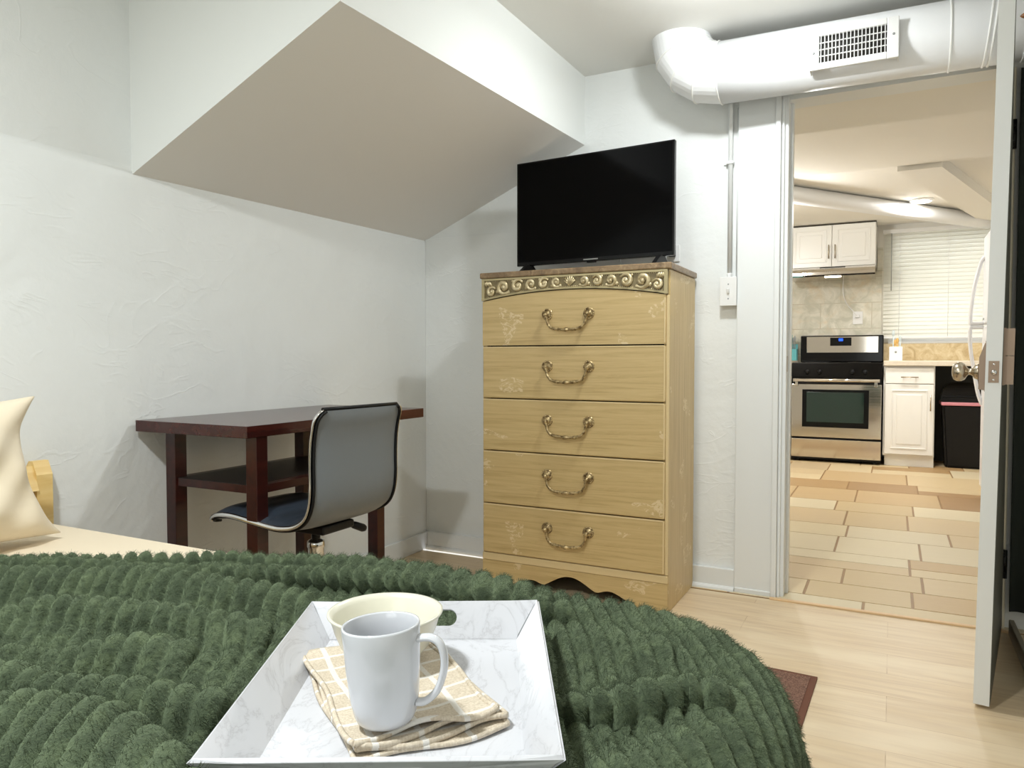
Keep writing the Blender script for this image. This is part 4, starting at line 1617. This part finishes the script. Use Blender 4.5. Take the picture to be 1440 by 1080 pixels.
# folded napkin: layered cloth
nk = MB()
NW, NL = 0.160, 0.275
rn = random.Random(5)
for k in range(4):
    zz = 0.0022 + 0.0032 * k
    sh = (rn.uniform(-0.003, 0.003), rn.uniform(-0.003, 0.003))

    def nf(u, v, k=k, zz=zz, sh=sh):
        x = (u - 0.5) * (NW - 0.003 * k) + sh[0]
        y = (v - 0.5) * (NL - 0.004 * k) + sh[1]
        e = max(0.0, 0.16 - v) / 0.16            # front end, layers fan open
        lift = e * e * (0.0022 * k) * (0.6 + 0.5 * math.sin(u * 9 + k))
        lift += 0.0008 * math.sin(u * 14 + k * 2) * math.sin(v * 11 + k)
        lift += max(0.0, u - 0.72) * 0.016 * (0.3 + k * 0.22) * (1 - 0.6 * v)
        yy = y + e * 0.006 * math.sin(u * 7 + k * 1.7) + e * 0.004 * k
        xx = x + 0.003 * math.sin(v * 9 + k) * (1 if u > 0.9 or u < 0.1 else 0.3)
        return Vector((xx, yy, zz + lift))
    vs = nk.grid(nf, 30, 44)
    # rolled hem at the front end and the right edge
    for edge in ([vs[i][0] for i in range(31)], [vs[30][j] for j in range(45)], [vs[0][j] for j in range(45)]):
        nk.tube([v.co.copy() for v in edge], 0.0021, 6)
o = nk.build('napkin', 'napkin_check', None)
so = o.modifiers.new('thickness', 'SOLIDIFY')
so.thickness = 0.0018
so.offset = 0
dvn = Vector((-0.659 + 0.437, 0.704 - 0.538, 0)).normalized()
o.location = (-0.502, 0.682, TRF + 0.001)
o.rotation_euler = (0, 0, math.atan2(dvn.y, dvn.x) - PI / 2)
tag(o, 'folded beige and white checked cloth napkin lying on the tray', 'napkin')

# mug
MGZ = TRF + 0.0180
mg = thing('mug', 'tall glossy white mug standing on the folded napkin on the tray', 'mug', (-0.447, 0.593, MGZ))
mo = [(0.0, 0.0), (0.022, 0.0), (0.0255, 0.0012), (0.0290, 0.005), (0.0315, 0.011), (0.0344, 0.026), (0.0370, 0.055), (0.0382, 0.080), (0.0392, 0.0965), (0.0388, 0.0985), (0.0372, 0.0985), (0.0365, 0.097), (0.0355, 0.080), (0.0344, 0.055), (0.0318, 0.030), (0.0285, 0.012), (0.022, 0.006), (0.0, 0.005)]
mg_b = MB().lathe(mo, (0, 0, 0), 'Z', 56).build('mug_body', 'glazed_white')
hp = [(0.0335, 0, 0.020), (0.043, 0, 0.0215), (0.055, 0, 0.032), (0.0625, 0, 0.050), (0.064, 0, 0.066), (0.060, 0, 0.079), (0.051, 0, 0.0845), (0.036, 0, 0.0835)]
mg_h = MB().tube(smoothp(hp, 5), 0.0052, 14, flat=(0.72, 1.2)).build('handle', 'glazed_white')
for o in (mg_b, mg_h):
    o.parent = mg
mg.rotation_euler = (R(-1.2), R(-3.4), R(17))

# bowl
bw = MB().lathe([(0.0, 0.0), (0.034, 0.0), (0.038, 0.002), (0.043, 0.006), (0.054, 0.020), (0.0615, 0.038), (0.0655, 0.052), (0.0695, 0.0570), (0.0695, 0.0590), (0.066, 0.0590), (0.062, 0.052), (0.058, 0.038), (0.050, 0.019), (0.036, 0.007), (0.0, 0.006)], (0, 0, 0), 'Z', 64)
o = bw.build('bowl', 'cream_bowl', None)
o.location = (-0.545, 0.723, TRF + 0.0165)
tag(o, 'pale cream bowl behind the white mug on the tray', 'bowl')

# brown mat on the floor past the foot of the bed
A_, B_, C_ = Vector((-0.320, 2.359, 0)), Vector((-0.183, 2.343, 0)), Vector((-0.199, 1.978, 0))
rx = (C_ - B_).normalized()
mat_ = MB()
c1 = B_
ux = Vector((-math.cos(R(5)), math.sin(R(5)) * 0.6, 0)).normalized()
uy = Vector((-0.03, -1.0, 0)).normalized()
rw, rl = 0.45, 0.75


def rug_poly(ins, z0, z1, mi):
    pts = [c1 + ux * ins + uy * ins, c1 + ux * (rw - ins) + uy * ins, c1 + ux * (rw - ins) + uy * (rl - ins), c1 + ux * ins + uy * (rl - ins)]
    mat_.prism([(p.x, p.y) for p in pts], 'Z', z0, z1, mi=mi)


rug_poly(0.0, 0.0005, 0.006, 1)
rug_poly(0.018, 0.002, 0.0085, 0)
o = mat_.build('floor_mat', ['brown_mat', 'mat_border'], None, (c1.x, c1.y, 0))
tag(o, 'brown woven mat with darker border on the wood floor beside the bed', 'mat')

# ------------------------------------------------------------------ kitchen: stove
SX0, SX1, SYF, SYB = -0.835, -0.075, 7.335, 7.975
scx = (SX0 + SX1) / 2
st = thing('stove', 'stainless steel stove with black cooktop against the tiled kitchen wall', 'stove', (scx, (SYF + SYB) / 2, 0))
MB().box(SX0 + 0.004, SX1 - 0.004, SYF + 0.03, SYB, 0.02, 0.895, 0.004).build('oven_body', 'black_plastic', st)
MB().box(SX0, SX1, SYF + 0.035, SYB, 0.895, 0.918, 0.006).build('cooktop', 'black_gloss', st)
cpn = MB()
cpn.prism([(SYF - 0.004, 0.785), (SYF + 0.05, 0.785), (SYF + 0.05, 0.905), (SYF + 0.022, 0.912)], 'X', SX0, SX1)
cpn.build('front_panel', 'black_gloss', st)
for kx in (-0.61, -0.505, -0.23, -0.125):
    k_ = MB().lathe([(0.0, -0.026), (0.017, -0.024), (0.019, -0.004), (0.024, 0.0), (0.0, 0.004)], (0, 0, 0), 'Y', 20)
    k_.box(-0.003, 0.003, -0.030, -0.02, -0.016, 0.016, 0.001)
    bmesh.ops.translate(k_.bm, vec=(scx + 0.365 + kx, SYF + 0.006, 0.833), verts=k_.bm.verts)
    k_.build('burner_knob', 'black_plastic', st)
for bx, by in ((-0.64, 7.50), (-0.64, 7.78), (-0.27, 7.50), (-0.27, 7.78)):
    MB().lathe([(0.02, 0.0), (0.09, 0.0), (0.092, 0.003), (0.086, 0.004), (0.02, 0.004)], (bx, by, 0.918), 'Z', 28).build('burner', 'black_plastic', st)
od_ = MB().box(SX0 + 0.004, SX1 - 0.004, SYF - 0.012, SYF + 0.03, 0.232, 0.722, 0.005)
odo = od_.build('oven_door', 'stainless', st)
MB().box(SX0 + 0.098, SX1 - 0.105, SYF - 0.0155, SYF - 0.010, 0.325, 0.672, 0.0015).build('window_rim', 'black_gloss', odo)
MB().box(SX0 + 0.135, SX1 - 0.145, SYF - 0.0175, SYF - 0.014, 0.372, 0.648, 0.001).build('oven_window', 'oven_glass', odo)
hd_ = MB()
hd_.tube([(SX0 + 0.02, SYF - 0.045, 0.757), (SX1 - 0.02, SYF - 0.045, 0.757)], 0.014, 14, flat=(1.1, 0.8))
for x in (SX0 + 0.05, SX1 - 0.05):
    hd_.box(x - 0.012, x + 0.012, SYF - 0.045, SYF - 0.008, 0.70, 0.762, 0.004)
hd_.build('oven_handle', 'stainless', odo)
MB().box(SX0 + 0.004, SX1 - 0.004, SYF - 0.008, SYF + 0.03, 0.045, 0.215, 0.005).build('storage_drawer', 'stainless', st)
bg_ = MB()
bg_.box(SX0 + 0.018, SX1, SYB - 0.075, SYB, 0.918, 1.182, 0.012, 3)
bgo = bg_.build('backguard', 'black_gloss', st)
MB().box(SX0 + 0.075, SX1 - 0.045, SYB - 0.080, SYB - 0.070, 1.012, 1.170, 0.003).build('control_panel', 'stainless', bgo)
MB().box(-0.545, -0.355, SYB - 0.084, SYB - 0.078, 1.080, 1.160, 0.003).build('keypad', 'black_gloss', bgo)
MB().box(-0.468, -0.430, SYB - 0.0855, SYB - 0.083, 1.125, 1.152, 0.002).build('clock_display', 'blue_display', bgo)
for sx in (SX0 + 0.05, SX1 - 0.05):
    MB().box(sx - 0.02, sx + 0.02, SYF + 0.06, SYF + 0.10, 0, 0.022, 0.002).build('foot', 'black_plastic', st)

# range hood
rh = thing('range_hood', 'stainless range hood under the wall cabinet above the stove', 'range hood', (-0.52, 7.75, 1.70))
hx0, hx1 = -0.885, -0.150
hb = MB()
hb.prism([(7.985, 1.818), (7.62, 1.818), (7.50, 1.790), (7.478, 1.758), (7.478, 1.735), (7.50, 1.722), (7.985, 1.722)], 'X', hx0, hx1)
hb.build('hood_body', 'stainless', rh)
MB().box(-0.62, -0.40, 7.528, 7.548, 1.803, 1.812, 0.002, rot=(R(13), 'X', (-0.5, 7.54, 1.80))).build('vent_slot', 'black_plastic', rh)
for k in range(6):
    MB().sphere((-0.565 + k * 0.018, 7.476, 1.757), 0.005, 8, (1, 0.4, 1)).build('button', 'chrome', rh)
MB().box(-0.575, -0.435, 7.500, 7.56, 1.713, 1.7215, 0.003).build('hood_lamp', 'lamp_glow', rh)

# wall cabinet
wc = thing('wall_cabinet', 'white two-door wall cabinet above the range hood', 'cabinet', (-0.52, 7.82, 1.82))
MB().box(-0.900, -0.150, 7.672, 7.99, 1.822, 2.222, 0.002).build('cabinet_body', 'cabinet_white', wc)
simple('cabinet_gap_shade', (70, 64, 52), 0.7)
MB().box(-0.905, -0.148, 7.652, 7.99, 2.222, 2.230, 0.0).build('gap_shade_strip', 'cabinet_gap_shade', wc)  # dark strip painted as the shade in the gap over the cabinet


def raised_door(name, x0, x1, z0, z1, yf, parent, mat='cabinet_white', inset=0.055):
    d = MB().box(x0, x1, yf, yf + 0.02, z0, z1, 0.003)
    o_ = d.build(name, mat, parent)
    p = MB()
    a, b_, c_, e_ = x0 + inset, x1 - inset, z0 + inset, z1 - inset
    # raised frame bead and panel
    for (q0, q1, q2, q3) in ((a - 0.012, b_ + 0.012, c_ - 0.012, c_), (a - 0.012, b_ + 0.012, e_, e_ + 0.012), (a - 0.012, a, c_, e_), (b_, b_ + 0.012, c_, e_)):
        p.box(q0, q1, yf - 0.006, yf + 0.004, q2, q3, 0.003)
    p.box(a + 0.03, b_ - 0.03, yf - 0.005, yf + 0.004, c_ + 0.03, e_ - 0.03, 0.004)
    p.build('door_panel', mat, o_)
    return o_


def bar_handle(parent, p0, p1, out_, mat='satin_nickel', r=0.005):
    p0, p1, out_ = Vector(p0), Vector(p1), Vector(out_)
    h_ = MB()
    d = (p1 - p0)
    h_.tube([p0 + out_, p1 + out_], r, 10)
    for t_ in (0.15, 0.85):
        h_.tube([p0 + d * t_, p0 + d * t_ + out_], r * 0.9, 8)
    h_.build('handle', mat, parent)


d1 = raised_door('door', -0.897, -0.527, 1.826, 2.218, 7.650, wc)
d2 = raised_door('door', -0.523, -0.153, 1.826, 2.218, 7.650, wc)
bar_handle(d1, (-0.552, 7.650, 1.90), (-0.552, 7.650, 2.03), (0, -0.028, 0))
bar_handle(d2, (-0.496, 7.650, 1.90), (-0.496, 7.650, 2.03), (0, -0.028, 0))

# counter and base cabinets on the right of the stove
ct = MB().box(-0.068, 1.38, 7.325, 7.984, 0.890, 0.935, 0.006, 3)
o = ct.build('countertop', 'counter_cream', None, (0.6, 7.65, 0.89))
tag(o, 'cream countertop under the kitchen window, right of the stove', 'countertop')
bc = thing('base_cabinet', 'white base cabinet with one drawer between stove and trash can', 'cabinet', (0.13, 7.65, 0))
MB().box(-0.066, 0.333, 7.372, 7.98, 0.095, 0.888, 0.002).box(-0.05, 0.333, 7.40, 7.98, 0.0, 0.098).build('cabinet_body', 'cabinet_white', bc)
dw = MB().box(-0.052, 0.325, 7.350, 7.372, 0.735, 0.872, 0.004).build('drawer', 'cabinet_white', bc)
bar_handle(dw, (0.070, 7.350, 0.792), (0.205, 7.350, 0.792), (0, -0.03, 0))
cdo = raised_door('door', -0.052, 0.325, 0.110, 0.728, 7.350, bc, inset=0.06)
bar_handle(cdo, (0.300, 7.350, 0.50), (0.300, 7.350, 0.64), (0, -0.026, 0))
# grey panel behind the open bay, left counter
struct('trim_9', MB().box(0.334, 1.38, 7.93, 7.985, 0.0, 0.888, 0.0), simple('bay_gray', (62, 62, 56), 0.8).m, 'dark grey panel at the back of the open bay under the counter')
lc = thing('corner_cabinet', 'white base cabinet partly hidden by the casing, left of the stove', 'cabinet', (-1.25, 7.65, 0))
MB().box(-1.68, -0.842, 7.372, 7.98, 0.0, 0.888, 0.002).build('cabinet_body', 'cabinet_white', lc)
raised_door('door', -1.25, -0.85, 0.11, 0.87, 7.350, lc)
o = MB().box(-1.69, -0.840, 7.325, 7.984, 0.890, 0.935, 0.006, 3).build('countertop', 'counter_cream', None, (-1.26, 7.65, 0.89))
tag(o, 'cream countertop end left of the stove, under the teal canister', 'countertop')

# teal caddy with utensils at the left of the stove
tc_ = thing('utensil_caddy', 'teal utensil caddy on the counter left of the stove', 'caddy', (-0.89, 7.85, 0.935))
cdy = MB()
cdy.box(-0.945, -0.843, 7.79, 7.795, 0.936, 1.05, 0.002).box(-0.945, -0.843, 7.905, 7.91, 0.936, 1.10, 0.002)
cdy.box(-0.945, -0.940, 7.795, 7.905, 0.936, 1.05, 0.002).box(-0.848, -0.843, 7.795, 7.905, 0.936, 1.05, 0.002)
cdy.box(-0.940, -0.848, 7.795, 7.905, 0.936, 0.942)
cdy.box(-0.912, -0.893, 7.80, 7.90, 0.942, 1.195, 0.004)
cdy.build('caddy_body', 'teal_plastic', tc_)
for kx, hh, mm, lab in ((-0.928, 1.20, 'teal_plastic', 'teal cooking spoon standing in the teal caddy'), (-0.880, 1.17, 'gray_tool', 'grey cooking spoon in the middle of the teal caddy'), (-0.864, 1.185, 'gray_tool', 'grey cooking spoon nearest the stove in the teal caddy')):
    sp_ = MB().tube([(kx, 7.85, 0.944), (kx, 7.845, hh - 0.05)], 0.004, 8)
    sp_.sphere((kx, 7.842, hh - 0.03), 0.015, 10, (0.7, 0.35, 1.9))
    o = sp_.build('cooking_spoon', mm, None, (kx, 7.85, 0.944))
    tag(o, lab, 'spoon', 'cooking spoons in the teal caddy')
# white utensil crock right of the stove
uc = thing('utensil_holder', 'white square utensil holder on the counter right of the stove', 'utensil holder', (0.03, 7.55, 0.935))
hold = MB()
for q in ((-0.026, -0.020, 7.51, 7.60), (0.074, 0.080, 7.51, 7.60), (-0.020, 0.074, 7.51, 7.516), (-0.020, 0.074, 7.594, 7.60)):
    hold.box(q[0], q[1], q[2], q[3], 0.936, 1.062, 0.002)
hold.box(-0.02, 0.074, 7.516, 7.594, 0.936, 0.942)
hold.build('holder_body', 'white_plastic', uc)
MB().lathe([(0.0, -0.001), (0.009, -0.001), (0.009, 0.001), (0.0, 0.001)], (0.027, 7.509, 1.015), 'Y', 16).build('emblem', 'gray_tool', uc)
for kx, hh, mm, lab in ((0.006, 1.215, 'clear_tool', 'tall pale grey spatula at the left of the white utensil holder'), (0.020, 1.13, 'wood_tool', 'short wooden spoon in the white utensil holder'), (0.038, 1.145, 'wood_tool', 'taller wooden spoon in the white utensil holder'), (0.060, 1.165, 'clear_tool', 'clear pale spatula at the right of the white utensil holder')):
    u_ = MB().tube([(kx, 7.55, 0.944), (kx, 7.55, hh - 0.03)], 0.006, 8)
    u_.sphere((kx, 7.548, hh - 0.03), 0.015, 10, (0.85, 0.4, 1.9))
    o = u_.build('utensil', mm, None, (kx, 7.55, 0.944))
    tag(o, lab, 'utensil', 'utensils in the white holder')

# kitchen outlet and hood cord
ko = thing('wall_outlet', 'white outlet plate on the kitchen backsplash below the range hood', 'outlet', (-0.305, KY - 0.012, 1.353))
MB().box(-0.350, -0.262, KY - 0.020, KY - 0.012, 1.290, 1.415, 0.003).build('outlet_plate', 'white_plastic', ko)
MB().box(-0.325, -0.290, KY - 0.045, KY - 0.020, 1.355, 1.385, 0.004).build('plug', 'white_plastic', ko)
o = MB().tube(smoothp([(-0.44, KY - 0.03, 1.722), (-0.438, KY - 0.03, 1.60), (-0.41, KY - 0.03, 1.50), (-0.35, KY - 0.035, 1.42), (-0.308, KY - 0.046, 1.372)], 6), 0.0045, 8).build('power_cord', 'white_plastic', None)
tag(o, 'thin white cord from the range hood down to the kitchen outlet', 'cord')

# blind
bl_ = thing('window_blind', 'white horizontal slat blind lowered over the kitchen window', 'blind', (0.38, KY - 0.05, 1.15))
sl_ = MB()
ns = 27
for k in range(ns):
    z = 1.175 + (2.135 - 1.175) * k / (ns - 1)
    sl_.box(-0.085, 0.905, KY - 0.060, KY - 0.058, z - 0.0215, z + 0.0215, 0.0, rot=(R(-28), 'X', (0, KY - 0.059, z)))
sl_.build('slats', 'blind_slat', bl_)
MB().box(-0.095, 0.915, KY - 0.075, KY - 0.035, 2.140, 2.180, 0.003).build('head_rail', 'white_plastic', bl_)
MB().box(-0.085, 0.905, KY - 0.070, KY - 0.045, 1.145, 1.162, 0.003).build('bottom_rail', 'white_plastic', bl_)
MB().tube([(-0.022, KY - 0.082, 2.14), (-0.020, KY - 0.084, 1.60)], 0.0035, 8).build('tilt_wand', 'gray_tool', bl_)
for cx0 in (0.05, 0.45, 0.85):
    MB().tube([(cx0, KY - 0.073, 2.14), (cx0, KY - 0.073, 1.16)], 0.0014, 6).build('ladder_cord', 'white_plastic', bl_)

# refrigerator
fr = thing('refrigerator', 'white refrigerator with curved bow handles at the right of the kitchen', 'refrigerator', (0.93, 5.55, 0))
MB().box(0.60, 1.30, 5.20, 5.98, 0.02, 1.775, 0.008).build('fridge_body', 'fridge_white', fr)
fd1 = MB().box(0.545, 0.60, 5.195, 5.985, 1.185, 1.780, 0.012, 3).build('freezer_door', 'fridge_white', fr)
fd2 = MB().box(0.545, 0.60, 5.195, 5.985, 0.08, 1.172, 0.012, 3).build('fridge_door', 'fridge_white', fr)
MB().box(0.562, 0.60, 5.20, 5.98, 0.02, 0.075, 0.002).build('kick_plate', 'gray_tool', fr)
MB().tube(smoothp([(0.547, 5.93, 1.64), (0.525, 5.93, 1.60), (0.495, 5.93, 1.47), (0.478, 5.93, 1.34), (0.470, 5.93, 1.20), (0.488, 5.93, 1.192), (0.547, 5.93, 1.192)], 5), 0.012, 12, flat=(1, 1.3)).build('handle', 'fridge_white', fd1)
MB().tube(smoothp([(0.547, 5.93, 1.165), (0.49, 5.93, 1.165), (0.470, 5.93, 1.155), (0.474, 5.93, 1.02), (0.495, 5.93, 0.88), (0.522, 5.93, 0.72), (0.547, 5.93, 0.64)], 5), 0.012, 12, flat=(1, 1.3)).build('handle', 'fridge_white', fd2)
MB().box(0.5435, 0.546, 5.88, 5.96, 1.215, 1.228, 0.0005).build('badge', 'gray_tool', fd1)

# trash can
tk = thing('trash_can', 'black swing-top trash can with a pink bag edge in the open bay', 'trash can', (0.57, 7.53, 0))
tkm = MB()


def ring(z, x0, x1, y0, y1):
    return [(x0, y0, z), (x1, y0, z), (x1, y1, z), (x0, y1, z)]


def loft(mb, rs):
    vs = [[mb.bm.verts.new(p) for p in r_] for r_ in rs]
    for a, b_ in zip(vs, vs[1:]):
        for k in range(4):
            mb.bm.faces.new((a[k], a[(k + 1) % 4], b_[(k + 1) % 4], b_[k]))
    mb.bm.faces.new(vs[0][::-1])
    mb.bm.faces.new(vs[-1])


loft(tkm, [ring(0.0, 0.425, 0.735, 7.455, 7.72), ring(0.56, 0.392, 0.765, 7.41, 7.755)])
bmesh.ops.bevel(tkm.bm, geom=list(tkm.bm.edges), offset=0.02, segments=3, affect='EDGES')
tkm.build('bin_body', 'black_plastic', tk)
lid = MB()
loft(lid, [ring(0.575, 0.380, 0.775, 7.40, 7.765), ring(0.625, 0.380, 0.775, 7.40, 7.765), ring(0.705, 0.405, 0.752, 7.44, 7.73), ring(0.745, 0.455, 0.70, 7.50, 7.67)])
bmesh.ops.bevel(lid.bm, geom=list(lid.bm.edges), offset=0.012, segments=2, affect='EDGES')
lid.build('lid', 'black_gloss', tk)
bag = MB().box(0.384, 0.772, 7.402, 7.762, 0.548, 0.578, 0.006)
bag.build('bag_edge', 'pink_bag', tk)

# kitchen ceiling light and round duct
kl_ = thing('ceiling_light', 'small glowing flush light on the kitchen ceiling', 'ceiling light', (0.19, 6.86, 2.235))
MB().lathe([(0.0, 0.0), (0.085, 0.0), (0.09, -0.006), (0.086, -0.013), (0.072, -0.015), (0.0, -0.015)], (0.19, 6.86, 2.235), 'Z', 32).build('light_trim', 'white_plastic', kl_)
MB().lathe([(0.0, -0.0150), (0.07, -0.0150), (0.06, -0.021), (0.0, -0.023)], (0.19, 6.86, 2.235), 'Z', 32).build('diffuser', 'lamp_glow', kl_)
o = MB().tube([(-1.69, 4.46, 2.168), (-0.709, 5.825, 2.168), (-0.043, 6.74, 2.168), (0.62, 7.65, 2.168), (0.74, 7.81, 2.168)], 0.063, 28).build('round_duct', 'paint_duct', None)
tag(o, 'white round duct crossing under the kitchen ceiling', 'duct')
